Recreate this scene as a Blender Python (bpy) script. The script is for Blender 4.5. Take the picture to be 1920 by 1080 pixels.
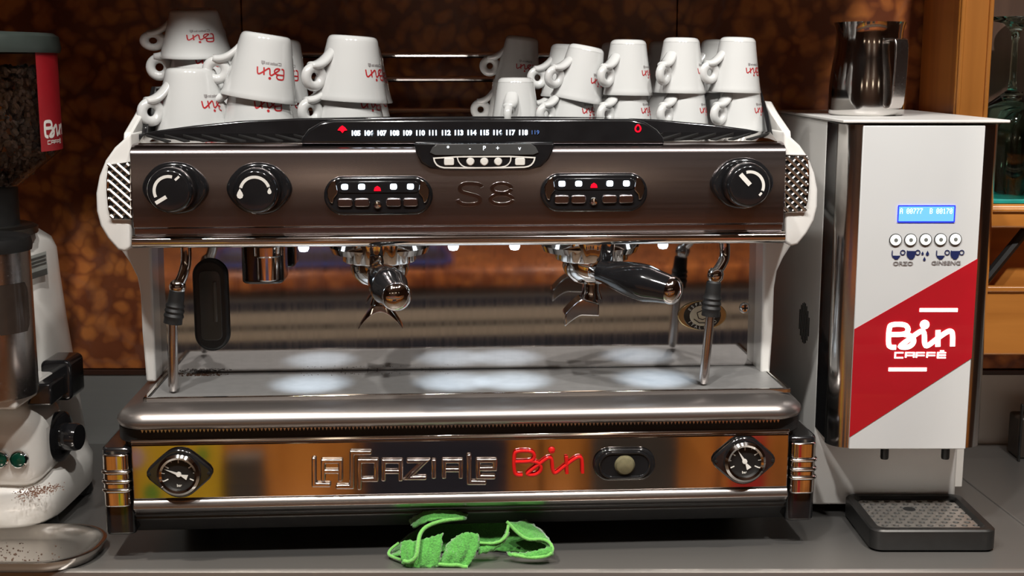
import bpy, math, random
from mathutils import Vector, Matrix
random.seed(7)
for _o in list(bpy.data.objects): bpy.data.objects.remove(_o)
SC = bpy.context.scene
COL = SC.collection
pi = math.pi

# ------------------------------------------------------------------ camera
FPX = 2400.0                      # focal length in pixels of the 1920 px wide frame
TH = math.atan(410.0/FPX)         # looking down
H = 0.555                         # camera height over the counter
cd = bpy.data.cameras.new('camera'); cam = bpy.data.objects.new('camera', cd); COL.objects.link(cam)
cam.location = (0, 0, H); cam.rotation_euler = (pi/2-TH, 0, 0)
cd.sensor_width = 36; cd.lens = FPX/1920*36; cd.clip_start = .05; cd.clip_end = 50
SC.camera = cam
# ------------------------------------------------------------------ world, lamps, exposure
w = bpy.data.worlds.new('world'); SC.world = w; w.use_nodes = True
w.node_tree.nodes['Background'].inputs[0].default_value = (1, .82, .66, 1)
w.node_tree.nodes['Background'].inputs[1].default_value = .03
SC.view_settings.view_transform = 'Standard'; SC.view_settings.look = 'None'
SC.view_settings.exposure = 0.0; SC.view_settings.gamma = 1.0; SC.view_settings.use_curve_mapping = False
def spot(name, loc, target, power, size=.05, color=(1, .93, .83), angle=95, blend=.6):
    l = bpy.data.lights.new(name, 'SPOT'); o = bpy.data.objects.new(name, l); COL.objects.link(o)
    o.location = loc; l.energy = power; l.color = color; l.shadow_soft_size = size
    l.spot_size = math.radians(angle); l.spot_blend = blend
    o.rotation_euler = (Vector(target)-Vector(loc)).to_track_quat('-Z', 'Y').to_euler()
    return o
WARM = (1, .965, .915)
spot('ceiling_or_fill_lamp', (-.60, .48, 1.62), (-.4, 1.45, .3), 46, .04, WARM, 100)
spot('ceiling_or_fill_lamp', (-.18, .48, 1.62), (-.34, 1.5, .3), 58, .04, WARM, 100)
spot('ceiling_or_fill_lamp', (.30, .48, 1.62), (.3, 1.45, .3), 40, .04, WARM, 100)
spot('ceiling_or_fill_lamp', (.72, .48, 1.62), (.92, 1.6, .45), 64, .04, WARM, 76)
spot('ceiling_or_fill_lamp', (-.9, -1.2, 1.6), (-.8, -2.5, .3), 30, .04, (1, .86, .7), 110)  # added fill, brightens the front wall that the chrome mirrors
spot('ceiling_or_fill_lamp', (.7, -1.2, 1.6), (.7, -2.5, .3), 30, .04, (1, .86, .7), 110)  # second added fill for the front wall
spot('ceiling_or_fill_lamp', (-.6, 1.0, 1.6), (-.5, .36, -.1), 105, .04, (1, .9, .78), 100)  # added to light the bar face so its reflection shows
spot('ceiling_or_fill_lamp', (.6, 1.0, 1.6), (.5, .36, -.1), 105, .04, (1, .9, .78), 100)  # right half of the added bar lighting

# ------------------------------------------------------------------ pixel helpers (real depth given each time)
_c, _s = math.cos(TH), math.sin(TH)
def ray(px, py):
    u = (px-960)/FPX; v = -(py-540)/FPX
    return (u, _c+v*_s, -_s+v*_c)
class Frame:
    def __init__(S, ox, oy, yaw):
        S.ox, S.oy, S.a = ox, oy, math.radians(yaw); S.ca, S.sa = math.cos(S.a), math.sin(S.a)
    def at(S, px, py, yl):
        d = ray(px, py); nx, ny = -S.sa, S.ca
        t = (yl+S.ox*nx+S.oy*ny)/(d[0]*nx+d[1]*ny)
        X, Y, Z = d[0]*t-S.ox, d[1]*t-S.oy, H+d[2]*t
        return Vector((X*S.ca+Y*S.sa, -X*S.sa+Y*S.ca, Z))
WF = Frame(0, 0, 0)
def W(px, py, Y): return WF.at(px, py, Y)

# ------------------------------------------------------------------ mesh builder
def basis(axis):
    a = Vector(axis).normalized()
    t = Vector((0, 0, 1)) if abs(a.z) < .9 else Vector((1, 0, 0))
    u = t.cross(a).normalized(); v = a.cross(u)
    return u, v, a
def chaikin(p, n=2, closed=False):
    p = [Vector(q) for q in p]
    for _ in range(n):
        q = [] if closed else [p[0]]
        L = len(p)
        for i in range(L if closed else L-1):
            a, b = p[i], p[(i+1) % L]
            q += [a.lerp(b, .25), a.lerp(b, .75)]
        if not closed: q.append(p[-1])
        p = q
    return p
def rrect(x0, x1, y0, y1, r, n=6):
    P = []
    for cx, cy, a0 in ((x1-r, y1-r, 0), (x0+r, y1-r, 90), (x0+r, y0+r, 180), (x1-r, y0+r, 270)):
        for k in range(n+1):
            a = math.radians(a0+90*k/n); P.append((cx+r*math.cos(a), cy+r*math.sin(a)))
    return P
def ellipse(cx, cy, rx, ry, n=32):
    return [(cx+rx*math.cos(2*pi*k/n), cy+ry*math.sin(2*pi*k/n)) for k in range(n)]
def mitre(pts, w, closed=False):
    """polyline -> outline polygon of constant width (2D)"""
    P = [Vector((p[0], p[1])) for p in pts]; n = len(P); L, R = [], []
    for i in range(n):
        if closed: a, b = P[i-1], P[(i+1) % n]
        else: a = P[i-1] if i else None; b = P[i+1] if i < n-1 else None
        d1 = (P[i]-a).normalized() if a is not None else (b-P[i]).normalized()
        d2 = (b-P[i]).normalized() if b is not None else d1
        n1, n2 = Vector((-d1.y, d1.x)), Vector((-d2.y, d2.x))
        m = (n1+n2)
        m = n1 if m.length < 1e-6 else m.normalized()
        k = w/2/max(.35, m.dot(n1))
        ext = Vector((0, 0))
        L.append(P[i]+m*k); R.append(P[i]-m*k)
    return L, R
class MB:
    def __init__(S): S.v, S.f = [], []
    def add(S, v, f):
        o = len(S.v); S.v += [tuple(p) for p in v]; S.f += [tuple(i+o for i in q) for q in f]; return S
    def box(S, x0, x1, y0, y1, z0, z1):
        return S.add([(x0,y0,z0),(x1,y0,z0),(x1,y1,z0),(x0,y1,z0),(x0,y0,z1),(x1,y0,z1),(x1,y1,z1),(x0,y1,z1)],
            [(0,3,2,1),(4,5,6,7),(0,1,5,4),(1,2,6,5),(2,3,7,6),(3,0,4,7)])
    def prism(S, poly, f0, f1):
        """poly: list of 2D; f0,f1 map (a,b)->3D for the two caps"""
        n = len(poly); v = [f0(*p) for p in poly]+[f1(*p) for p in poly]
        return S.add(v, [tuple(range(n)), tuple(range(2*n-1, n-1, -1))]+[(i, i+n, (i+1) % n+n, (i+1) % n) for i in range(n)])
    def xz(S, poly, y0, y1): return S.prism(poly, lambda a, b: (a, y0, b), lambda a, b: (a, y1, b))
    def xy(S, poly, z0, z1): return S.prism(poly, lambda a, b: (a, b, z1), lambda a, b: (a, b, z0))
    def yz(S, poly, x0, x1): return S.prism(poly, lambda a, b: (x0, a, b), lambda a, b: (x1, a, b))
    def lathe(S, prof, o=(0,0,0), axis=(0,0,1), seg=32, flute=None):
        u, v, a = basis(axis); o = Vector(o); V = []; n = len(prof)
        for k in range(seg):
            t = 2*pi*k/seg; m = 1 if flute is None else flute(k)
            for r, h in prof: V.append(o+u*(r*m*math.cos(t))+v*(r*m*math.sin(t))+a*h)
        F = []
        for k in range(seg):
            k2 = (k+1) % seg
            for i in range(n-1): F.append((k*n+i, k2*n+i, k2*n+i+1, k*n+i+1))
        S.add(V, F); base = len(S.v)-len(V)
        if prof[0][0] > 1e-6: S.f.append(tuple(base+k*n for k in range(seg))[::-1])
        if prof[-1][0] > 1e-6: S.f.append(tuple(base+k*n+n-1 for k in range(seg)))
        return S
    def tube(S, path, r, seg=10, closed=False):
        P = [Vector(p) for p in path]; n = len(P); V = []; prev = None
        for i in range(n):
            a = P[i-1] if (i or closed) else P[i]; b = P[(i+1) % n] if (i < n-1 or closed) else P[i]
            d = (b-a).normalized()
            if prev is None: u = basis(d)[0]
            else:
                u = prev-d*prev.dot(d); u = u.normalized() if u.length > 1e-6 else basis(d)[0]
            prev = u; v = d.cross(u); rr = r[i] if isinstance(r, (list, tuple)) else r
            for k in range(seg):
                t = 2*pi*k/seg; V.append(P[i]+u*(rr*math.cos(t))+v*(rr*math.sin(t)))
        F = []
        for i in range(n if closed else n-1):
            j = (i+1) % n
            for k in range(seg):
                k2 = (k+1) % seg; F.append((i*seg+k, i*seg+k2, j*seg+k2, j*seg+k))
        if not closed: F += [tuple(range(seg))[::-1], tuple((n-1)*seg+k for k in range(seg))]
        return S.add(V, F)
    def loft(S, rings, caps=True):
        n = len(rings[0]); V = [p for R in rings for p in R]; F = []
        for i in range(len(rings)-1):
            for k in range(n):
                k2 = (k+1) % n; F.append((i*n+k, i*n+k2, (i+1)*n+k2, (i+1)*n+k))
        if caps: F += [tuple(range(n))[::-1], tuple((len(rings)-1)*n+k for k in range(n))]
        return S.add(V, F)
    def grid(S, rows):
        n = len(rows[0]); V = [p for R in rows for p in R]
        return S.add(V, [(i*n+k, i*n+k+1, (i+1)*n+k+1, (i+1)*n+k) for i in range(len(rows)-1) for k in range(n-1)])
    def ribbon(S, pts, w, fn, closed=False):
        L, R = mitre(pts, w, closed); n = len(pts); V = [fn(p.x, p.y) for p in L]+[fn(p.x, p.y) for p in R]
        return S.add(V, [(i, (i+1) % n, (i+1) % n+n, i+n) for i in range(n if closed else n-1)])
    def strokes(S, pts, w, y0, y1):
        L, R = mitre(pts, w); poly = [tuple(p) for p in L]+[tuple(p) for p in R[::-1]]
        # one quad prism per segment keeps the caps planar
        n = len(L)
        V = [(p.x, y0, p.y) for p in L]+[(p.x, y0, p.y) for p in R]+[(p.x, y1, p.y) for p in L]+[(p.x, y1, p.y) for p in R]
        F = []
        for i in range(n-1):
            F += [(i, i+1, n+i+1, n+i), (2*n+i, 3*n+i, 3*n+i+1, 2*n+i+1), (i, 2*n+i, 2*n+i+1, i+1), (n+i, n+i+1, 3*n+i+1, 3*n+i)]
        F += [(0, n, 3*n, 2*n), (n-1, 3*n-1, 4*n-1, 2*n-1)]
        return S.add(V, F)
    def mesh(S, name, smooth=True, angle=35):
        me = bpy.data.meshes.new(name); me.from_pydata(S.v, [], S.f); me.update()
        import bmesh
        bm = bmesh.new(); bm.from_mesh(me); bmesh.ops.recalc_face_normals(bm, faces=bm.faces); bm.to_mesh(me); bm.free()
        if smooth:
            me.shade_smooth()
            me.set_sharp_from_angle(angle=math.radians(angle))
        return me
    def build(S, name, mat, parent=None, bevel=0, seg=2, smooth=True, angle=35, solid=0, sub=0):
        me = S.mesh(name, smooth, angle); me.materials.append(mat)
        o = bpy.data.objects.new(name, me); COL.objects.link(o); o.parent = parent
        if solid:
            m = o.modifiers.new('solid', 'SOLIDIFY'); m.thickness = solid; m.offset = 0
        if bevel:
            m = o.modifiers.new('bevel', 'BEVEL'); m.width = bevel; m.segments = seg; m.limit_method = 'ANGLE'; m.angle_limit = math.radians(40)
            m.harden_normals = False
        if sub:
            m = o.modifiers.new('sub', 'SUBSURF'); m.levels = sub; m.render_levels = sub
        return o
def inst(name, mesh, parent, loc=(0,0,0), rot=(0,0,0), scale=(1,1,1)):
    o = bpy.data.objects.new(name, mesh); COL.objects.link(o); o.parent = parent
    o.location = loc; o.rotation_euler = rot; o.scale = scale
    return o
def thing(name, label, cat, loc=(0,0,0), rz=0, group=None):
    o = bpy.data.objects.new(name, None); COL.objects.link(o); o.empty_display_size = .02
    o.location = loc; o.rotation_euler = (0, 0, math.radians(rz)); o['label'] = label; o['category'] = cat
    if group: o['group'] = group
    return o
def tag(o, label, cat, group=None):
    o['label'] = label; o['category'] = cat
    if group: o['group'] = group
    return o
def struct(o): o['kind'] = 'structure'; return o
def text(name, body, size, mat, parent, x, y, z, rot180=False, depth=.0002, align='CENTER', sx=1.0, rx=pi/2, bold=0):
    cu = bpy.data.curves.new(name, 'FONT'); cu.body = body; cu.size = size; cu.align_x = align; cu.align_y = 'CENTER'; cu.extrude = depth; cu.offset = bold
    t = bpy.data.objects.new(name, cu); COL.objects.link(t)
    bpy.context.view_layer.update()
    me = bpy.data.meshes.new_from_object(t.evaluated_get(bpy.context.evaluated_depsgraph_get()))
    bpy.data.objects.remove(t)
    me.materials.clear(); me.materials.append(mat)
    o = bpy.data.objects.new(name, me); COL.objects.link(o); o.parent = parent
    o.location = (x, y, z); o.rotation_euler = (rx, 0, 0); o.scale = (sx, 1, 1)
    return o

# ------------------------------------------------------------------ materials
def newmat(name):
    m = bpy.data.materials.new(name); m.use_nodes = True; nt = m.node_tree
    return m, nt, nt.nodes['Principled BSDF']
def setp(b, **k):
    names = dict(col='Base Color', rough='Roughness', metal='Metallic', coat='Coat Weight', coatr='Coat Roughness', trans='Transmission Weight',
                 ior='IOR', alpha='Alpha', aniso='Anisotropic', sheen='Sheen Weight', spec='Specular IOR Level', sss='Subsurface Weight')
    for q, v in k.items():
        if q == 'col': v = (*v, 1) if len(v) == 3 else v
        b.inputs[names[q]].default_value = v
def plain(name, col, rough=.4, metal=0, var=.06, scale=60, bump=0, **k):
    """principled with a slight procedural tone variation"""
    m, nt, b = newmat(name); setp(b, col=col, rough=rough, metal=metal, **k)
    tc = nt.nodes.new('ShaderNodeTexCoord'); n = nt.nodes.new('ShaderNodeTexNoise'); n.inputs['Scale'].default_value = scale
    nt.links.new(tc.outputs['Object'], n.inputs['Vector'])
    r = nt.nodes.new('ShaderNodeValToRGB'); nt.links.new(n.outputs['Fac'], r.inputs['Fac'])
    r.color_ramp.elements[0].position = .3; r.color_ramp.elements[1].position = .7
    r.color_ramp.elements[0].color = (*[c*(1-var) for c in col], 1); r.color_ramp.elements[1].color = (*[min(1, c*(1+var)) for c in col], 1)
    nt.links.new(r.outputs['Color'], b.inputs['Base Color'])
    if bump:
        bp = nt.nodes.new('ShaderNodeBump'); bp.inputs['Strength'].default_value = bump; bp.inputs['Distance'].default_value = .002
        nt.links.new(n.outputs['Fac'], bp.inputs['Height']); nt.links.new(bp.outputs['Normal'], b.inputs['Normal'])
    return m
def brushed(name, col, rough, stretch=(3, 400, 400), var=.12, bump=.02, rvar=.08, scale=1.0):
    m, nt, b = newmat(name); setp(b, col=col, rough=rough, metal=1)
    tc = nt.nodes.new('ShaderNodeTexCoord'); mp = nt.nodes.new('ShaderNodeMapping'); mp.inputs['Scale'].default_value = stretch
    n = nt.nodes.new('ShaderNodeTexNoise'); n.inputs['Scale'].default_value = scale; n.inputs['Detail'].default_value = 4
    nt.links.new(tc.outputs['Object'], mp.inputs['Vector']); nt.links.new(mp.outputs['Vector'], n.inputs['Vector'])
    mr = nt.nodes.new('ShaderNodeMapRange'); mr.inputs['To Min'].default_value = max(.01, rough-rvar); mr.inputs['To Max'].default_value = rough+rvar
    nt.links.new(n.outputs['Fac'], mr.inputs['Value']); nt.links.new(mr.outputs['Result'], b.inputs['Roughness'])
    r = nt.nodes.new('ShaderNodeValToRGB'); nt.links.new(n.outputs['Fac'], r.inputs['Fac'])
    r.color_ramp.elements[0].color = (*[c*(1-var) for c in col], 1); r.color_ramp.elements[1].color = (*[min(1, c*(1+var)) for c in col], 1)
    nt.links.new(r.outputs['Color'], b.inputs['Base Color'])
    if bump:
        bp = nt.nodes.new('ShaderNodeBump'); bp.inputs['Strength'].default_value = bump; bp.inputs['Distance'].default_value = .001
        nt.links.new(n.outputs['Fac'], bp.inputs['Height']); nt.links.new(bp.outputs['Normal'], b.inputs['Normal'])
    return m
def glow(name, col, strength):
    m, nt, b = newmat(name); setp(b, col=col, rough=.4)
    b.inputs['Emission Color'].default_value = (*col, 1); b.inputs['Emission Strength'].default_value = strength
    return m
def wood(name, dark, light, axis='z', rough=.35, freq=1.0):
    m, nt, b = newmat(name); setp(b, rough=rough, coat=.3, coatr=.25)
    tc = nt.nodes.new('ShaderNodeTexCoord'); mp = nt.nodes.new('ShaderNodeMapping')
    mp.inputs['Scale'].default_value = {'z': (28, 28, 1.6), 'x': (1.6, 28, 28)}[axis]
    n = nt.nodes.new('ShaderNodeTexNoise'); n.inputs['Scale'].default_value = freq; n.inputs['Detail'].default_value = 5; n.inputs['Distortion'].default_value = .6
    nt.links.new(tc.outputs['Object'], mp.inputs['Vector']); nt.links.new(mp.outputs['Vector'], n.inputs['Vector'])
    r = nt.nodes.new('ShaderNodeValToRGB'); nt.links.new(n.outputs['Fac'], r.inputs['Fac'])
    r.color_ramp.elements[0].position = .3; r.color_ramp.elements[1].position = .65
    r.color_ramp.elements[0].color = (*dark, 1); r.color_ramp.elements[1].color = (*light, 1)
    nt.links.new(r.outputs['Color'], b.inputs['Base Color'])
    return m
def marble(name):
    """red nodular marble: orange lumps in a dark red matrix"""
    m, nt, b = newmat(name); setp(b, rough=.22, spec=.35)
    tc = nt.nodes.new('ShaderNodeTexCoord')
    nz = nt.nodes.new('ShaderNodeTexNoise'); nz.inputs['Scale'].default_value = 14; nz.inputs['Detail'].default_value = 3
    nt.links.new(tc.outputs['Object'], nz.inputs['Vector'])
    mx = nt.nodes.new('ShaderNodeMix'); mx.data_type = 'RGBA'; mx.inputs[0].default_value = .065
    nt.links.new(tc.outputs['Object'], mx.inputs[6]); nt.links.new(nz.outputs['Color'], mx.inputs[7])
    vo = nt.nodes.new('ShaderNodeTexVoronoi'); vo.inputs['Scale'].default_value = 46; vo.feature = 'SMOOTH_F1'; vo.inputs['Smoothness'].default_value = .25
    nt.links.new(mx.outputs[2], vo.inputs['Vector'])
    r = nt.nodes.new('ShaderNodeValToRGB'); nt.links.new(vo.outputs['Distance'], r.inputs['Fac'])
    e = r.color_ramp.elements; e[0].position = .30; e[0].color = (.62, .22, .06, 1); e[1].position = .66; e[1].color = (.25, .08, .034, 1)
    n2 = nt.nodes.new('ShaderNodeTexNoise'); n2.inputs['Scale'].default_value = 9; n2.inputs['Detail'].default_value = 6
    nt.links.new(tc.outputs['Object'], n2.inputs['Vector'])
    r2 = nt.nodes.new('ShaderNodeValToRGB'); nt.links.new(n2.outputs['Fac'], r2.inputs['Fac'])
    r2.color_ramp.elements[0].position = .35; r2.color_ramp.elements[0].color = (.62, .5, .5, 1); r2.color_ramp.elements[1].position = .7; r2.color_ramp.elements[1].color = (1.0, 1.0, 1.0, 1)
    mm = nt.nodes.new('ShaderNodeMix'); mm.data_type = 'RGBA'; mm.blend_type = 'MULTIPLY'; mm.inputs[0].default_value = 1
    nt.links.new(r.outputs['Color'], mm.inputs[6]); nt.links.new(r2.outputs['Color'], mm.inputs[7])
    # grey veins
    n3 = nt.nodes.new('ShaderNodeTexNoise'); n3.inputs['Scale'].default_value = 5; n3.inputs['Detail'].default_value = 8; n3.inputs['Distortion'].default_value = 1.2
    nt.links.new(tc.outputs['Object'], n3.inputs['Vector'])
    r3 = nt.nodes.new('ShaderNodeValToRGB'); nt.links.new(n3.outputs['Fac'], r3.inputs['Fac'])
    e3 = r3.color_ramp.elements; e3[0].position = .46; e3[0].color = (0, 0, 0, 1); e3[1].position = .5; e3[1].color = (.12, .12, .12, 1)
    x = e3.new(.54); x.color = (0, 0, 0, 1)
    m3 = nt.nodes.new('ShaderNodeMix'); m3.data_type = 'RGBA'
    nt.links.new(r3.outputs['Color'], m3.inputs[0]); nt.links.new(mm.outputs[2], m3.inputs[6]); m3.inputs[7].default_value = (.26, .19, .17, 1)
    nt.links.new(m3.outputs[2], b.inputs['Base Color'])
    return m
def glass(name, col, rough=.02):
    m, nt, b = newmat(name); setp(b, col=col, rough=rough, trans=1.0, ior=1.45)
    return m
def grounds(name, base, coffee, thr, scale=90, rough=.3, metal=0):
    """surface sprinkled with coffee grounds (a real stain with its own shape)"""
    m, nt, b = newmat(name); setp(b, rough=rough, metal=metal)
    tc = nt.nodes.new('ShaderNodeTexCoord'); n = nt.nodes.new('ShaderNodeTexNoise'); n.inputs['Scale'].default_value = scale; n.inputs['Detail'].default_value = 8
    nt.links.new(tc.outputs['Object'], n.inputs['Vector'])
    r = nt.nodes.new('ShaderNodeValToRGB'); nt.links.new(n.outputs['Fac'], r.inputs['Fac'])
    e = r.color_ramp.elements; e[0].position = thr; e[0].color = (*base, 1); e[1].position = thr+.06; e[1].color = (*coffee, 1)
    nt.links.new(r.outputs['Color'], b.inputs['Base Color'])
    return m

CHROME = plain('chrome', (.78, .76, .74), .07, 1, .02, 30)
STEEL = brushed('brushed_steel', (.60, .56, .54), .24)
PANEL = brushed('panel_steel', (.40, .35, .35), .21, (2, 300, 300), .04, .006, .04)
MIRROR = brushed('mirror_steel', (.62, .58, .55), .07, (2, 60, 60), .05, 0, .03)
BACKP = brushed('splash_steel', (.52, .50, .49), .055, (260, 260, 2), .06, 0, .03)
TRAYS = brushed('tray_steel', (.33, .305, .295), .33, (3, 240, 240), .06, .01, .05); TRAYS.node_tree.nodes['Principled BSDF'].inputs['Metallic'].default_value = .9
COUNTER = brushed('counter_steel', (.29, .28, .27), .33, (3, 500, 3), .03, 0, .04); COUNTER.node_tree.nodes['Principled BSDF'].inputs['Metallic'].default_value = .75
STRIP = brushed('splashback_steel', (.36, .37, .36), .45, (2, 120, 120), .05, .01, .05); STRIP.node_tree.nodes['Principled BSDF'].inputs['Metallic'].default_value = .5
BLACK = plain('black_gloss', (.010, .010, .011), .12, 0, .2, 40, coat=.5, coatr=.05)
BLACKM = plain('black_matt', (.010, .010, .010), .42, 0, .2, 90)
RUBBER = plain('black_rubber', (.010, .010, .010), .55, 0, .25, 120)
DARK = plain('dark_void', (.006, .006, .006), .8, 0, .1, 40)
WHITE = plain('white_enamel', (.78, .77, .74), .22, 0, .02, 20, coat=.6, coatr=.08)
PORC = plain('porcelain', (.57, .578, .572), .12, 0, .015, 20, coat=.8, coatr=.04)
REDP = plain('red_print', (.40, .018, .022), .3, 0, .06, 100)
REDPL = plain('red_plastic', (.62, .012, .012), .2, 0, .05, 60, coat=.6)
GREYP = plain('grey_print', (.25, .23, .23), .4, 0, .1, 100)
WHITEP = plain('white_print', (.75, .73, .68), .4, 0, .04, 100)
MARBLE = marble('red_marble')
WOOD_Z = wood('orange_wood_upright', (.44, .155, .026), (.64, .25, .048), 'z')
WOOD_X = wood('orange_wood_level', (.44, .155, .026), (.64, .25, .048), 'x')
WOOD_D = wood('brown_wood', (.075, .040, .026), (.15, .080, .052), 'z', .45)
LED_W = glow('led_white', (.75, .88, 1.0), 9)
LED_R = glow('led_red', (1.0, .0, .012), 1.6)
# ================================================================== the setting
YW = 1.86            # rear wall
YE = 1.36            # front edge of the worktop
def slab(name, x0, x1, y0, y1, z0, z1, mat, bevel=0, parent=None):
    o = MB().box(x0, x1, y0, y1, z0, z1).build(name, mat, parent, bevel=bevel)
    return struct(o) if parent is None else o
# rear wall: marble slabs over a steel splashback
wr = slab('wall_rear', -2.0, 2.0, YW+.02, YW+.12, -.95, 1.75, DARK)
ZS = W(170, 695, YW).z
for x0, x1 in ((-2.0, -1.02), (-1.02, -.385), (-.385, .235), (.235, 1.0), (1.0, 2.0)):
    slab('marble_slab', x0+.0006, x1-.0006, YW, YW+.02, ZS+.003, 1.72, MARBLE, .001, wr)
slab('trim_1', -2.0, 2.0, YW-.004, YW+.018, ZS-.006, ZS+.002, plain('dark_trim', (.05, .02, .012), .4), .001)
slab('splashback', -2.0, .565, YW-.002, YW+.018, -.02, ZS-.006, STRIP, 0, wr)
SPLASH_LIT = plain('lit_splash', (.50, .46, .41), .35, 0, .05, 8)  # same splashback, paler: lamp light put into the colour
slab('splashback', .565, 2.0, YW-.002, YW+.018, -.02, ZS-.006, SPLASH_LIT, 0, wr)
# worktop with a rolled front edge
ct = MB()
prof = [(YW, -.04), (YW, 0), (YE+.012, 0), (YE+.008, .0012), (YE+.004, .0012), (YE+.0005, -.001), (YE, -.004), (YE, -.04)]
ct.yz(prof, -2.0, 2.0)
co = ct.build('worktop', COUNTER); tag(co, 'long brushed steel worktop with rolled front edge under the machines', 'worktop')
# seam bead on the worktop right of the dispenser
a, b = W(1816, 905, 1), W(1925, 990, 1)
def onc(px, py, z=0.0):
    d = ray(px, py); t = (z-H)/d[2]; return Vector((d[0]*t, d[1]*t, z))
MB().tube([onc(1800, 892, .0005), onc(1930, 992, .0005)], .0016, 8).build('seam', COUNTER, co)
slab('base_cabinet', -2.0, 2.0, YE+.04, YW, -.93, -.041, WOOD_D)
slab('floor', -2.4, 2.4, -2.6, YW+.1, -1.0, -.95, plain('floor_tile', (.16, .12, .09), .35, 0, .2, 6))
slab('ceiling', -2.4, 2.4, -2.6, YW+.1, 1.72, 1.78, plain('ceiling_paint', (.30, .22, .16), .8, 0, .05, 4))
slab('wall_front', -2.4, 2.4, -2.6, -2.5, -.95, 1.72, WOOD_D)
slab('wall_left', -2.4, -2.3, -2.6, YW+.1, -.95, 1.72, WOOD_D)
slab('wall_right', 2.3, 2.4, -2.6, YW+.1, -.95, 1.72, WOOD_D)
# unseen bulkhead above the machines: shades the upper wall from the ceiling lamps
bk = slab('bulkhead', -2.0, .565, 1.176, YW, .96, 1.72, WOOD_D, .004)
bk.name = 'unseen_bulkhead'
# ------------------------------------------------------------------ the bar opposite (seen as reflection in the chrome)
bar = thing('bar_counter', 'marble topped wooden bar across the aisle mirrored in the chrome', 'bar', (0, 0, 0))
MB().box(-1.7, 1.7, -.35, .362, .085, .125).build('marble_top', MARBLE, bar, .006)
MB().box(-1.7, 1.7, -.30, .34, -.95, .085).build('carcass', WOOD_D, bar)
BLUE = plain('blue_plastic', (.012, .03, .16), .4); NAVY = plain('navy_cloth', (.012, .014, .03), .8)
CREAM = plain('cream_laminate', (.45, .38, .30), .4); GREYL = plain('grey_laminate', (.16, .15, .14), .4)
YEL = plain('yellow_card', (.72, .46, .02), .5); REDC = plain('red_card', (.5, .02, .02), .5); GRNC = plain('green_card', (.03, .30, .04), .5)
SHELFM = plain('dark_shelf', (.06, .055, .05), .5); LIL = plain('lilac_card', (.5, .36, .5), .5)
for a, b_, m_ in ((.060, .085, GREYL), (.037, .060, NAVY), (.010, .037, CREAM), (-.003, .010, SHELFM), (-.025, -.003, CREAM), (-.060, -.025, NAVY), (-.10, -.060, GREYL)):
    MB().box(-1.7, 1.7, .34, .352, a+.0005, b_-.0005).build('apron_board', m_, bar, .001)
for k in range(9):
    x0 = -1.65+k*.367
    d = MB().box(x0+.006, x0+.361, .341, .36, -.90, -.11).build('door', WOOD_Z, bar, .004)
    MB().lathe([(.0, .0), (.009, .002), (.012, .012), (.008, .02), (0, .022)], (x0+.32, .36, -.5), (0, 1, 0), 16).build('knob', CHROME, d)
MB().box(-1.7, 1.7, .36, .47, -.315, -.30).build('shelf', STEEL, bar, .002)
def goods(name, x0, x1, z1, mat, label, cat, y0=.375, y1=.42, patches=()):
    z0 = -.2995
    t = thing(name, label, cat, ((x0+x1)/2, (y0+y1)/2, z0))
    w_, d_, h_ = (x1-x0)/2, (y1-y0)/2, z1-z0
    MB().box(-w_, w_, -d_, d_, 0, h_).build('body', mat, t, .004)
    MB().box(-w_*1.01, w_*1.01, -d_*1.02, d_*1.02, h_*.94, h_*.97).build('lid_band', SHELFM, t, .001)
    for (u, v, r, m_) in patches:
        MB().xz(ellipse(-w_+2*w_*u, h_*v, r, r*1.3, 20), d_, d_+.0008).build('printed_patch', m_, t)
    return t
goods('carton', -.60, -.44, -.12, YEL, 'yellow carton with green patches on the shelf under the bar', 'carton', patches=((.2, .35, .016, GRNC), (.45, .15, .018, GRNC), (.8, .75, .012, GRNC), (.04, .75, .014, LIL)))
goods('crate', -.43, -.36, -.17, SHELFM, 'small dark crate beside the yellow carton under the bar', 'crate')
goods('crate', -.17, .11, -.12, NAVY, 'long navy crate in the middle of the shelf under the bar', 'crate')
goods('tub', .28, .45, -.12, SHELFM, 'dark plastic tub on the shelf under the bar', 'tub')
goods('carton', .57, .63, -.16, REDC, 'red carton on the shelf under the bar', 'carton')
ut = thing('serving_tray', 'blue rimmed steel serving tray lying on the bar top', 'tray', (-.25, .22, .1255))
MB().xy(rrect(-.26, .26, -.13, .13, .03), 0, .012).build('base', STEEL, ut, .003)
MB().tube([(x, y, .014) for x, y in rrect(-.262, .262, -.132, .132, .03)], .006, 8, True).build('rim', BLUE, ut)

for i, x in enumerate((-1.0, -.25, .5, 1.25)):  # unseen globes added to give the chrome bright highlights
    pl_ = thing('added_pendant', 'unseen glowing globe pendant added over the bar for chrome highlights, number %s from the left' % ('one', 'two', 'three', 'four')[i], 'lamp', (x, -.75, .80), 0, 'pendants added over the bar for highlights')
    MB().lathe([(0, -.055), (.03, -.046), (.05, -.02), (.055, 0), (.05, .02), (.03, .046), (.012, .055)], (0, 0, 0), (0, 0, 1), 24).build('globe', glow('globe_glow', (1, .80, .58), 4), pl_)
    MB().lathe([(.016, .05), (.018, .075), (.004, .09)], (0, 0, 0), (0, 0, 1), 16).build('socket', BLACKM, pl_)
    MB().tube([(0, 0, .085), (0, 0, .92)], .003, 6).build('cord', BLACKM, pl_)

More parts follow.
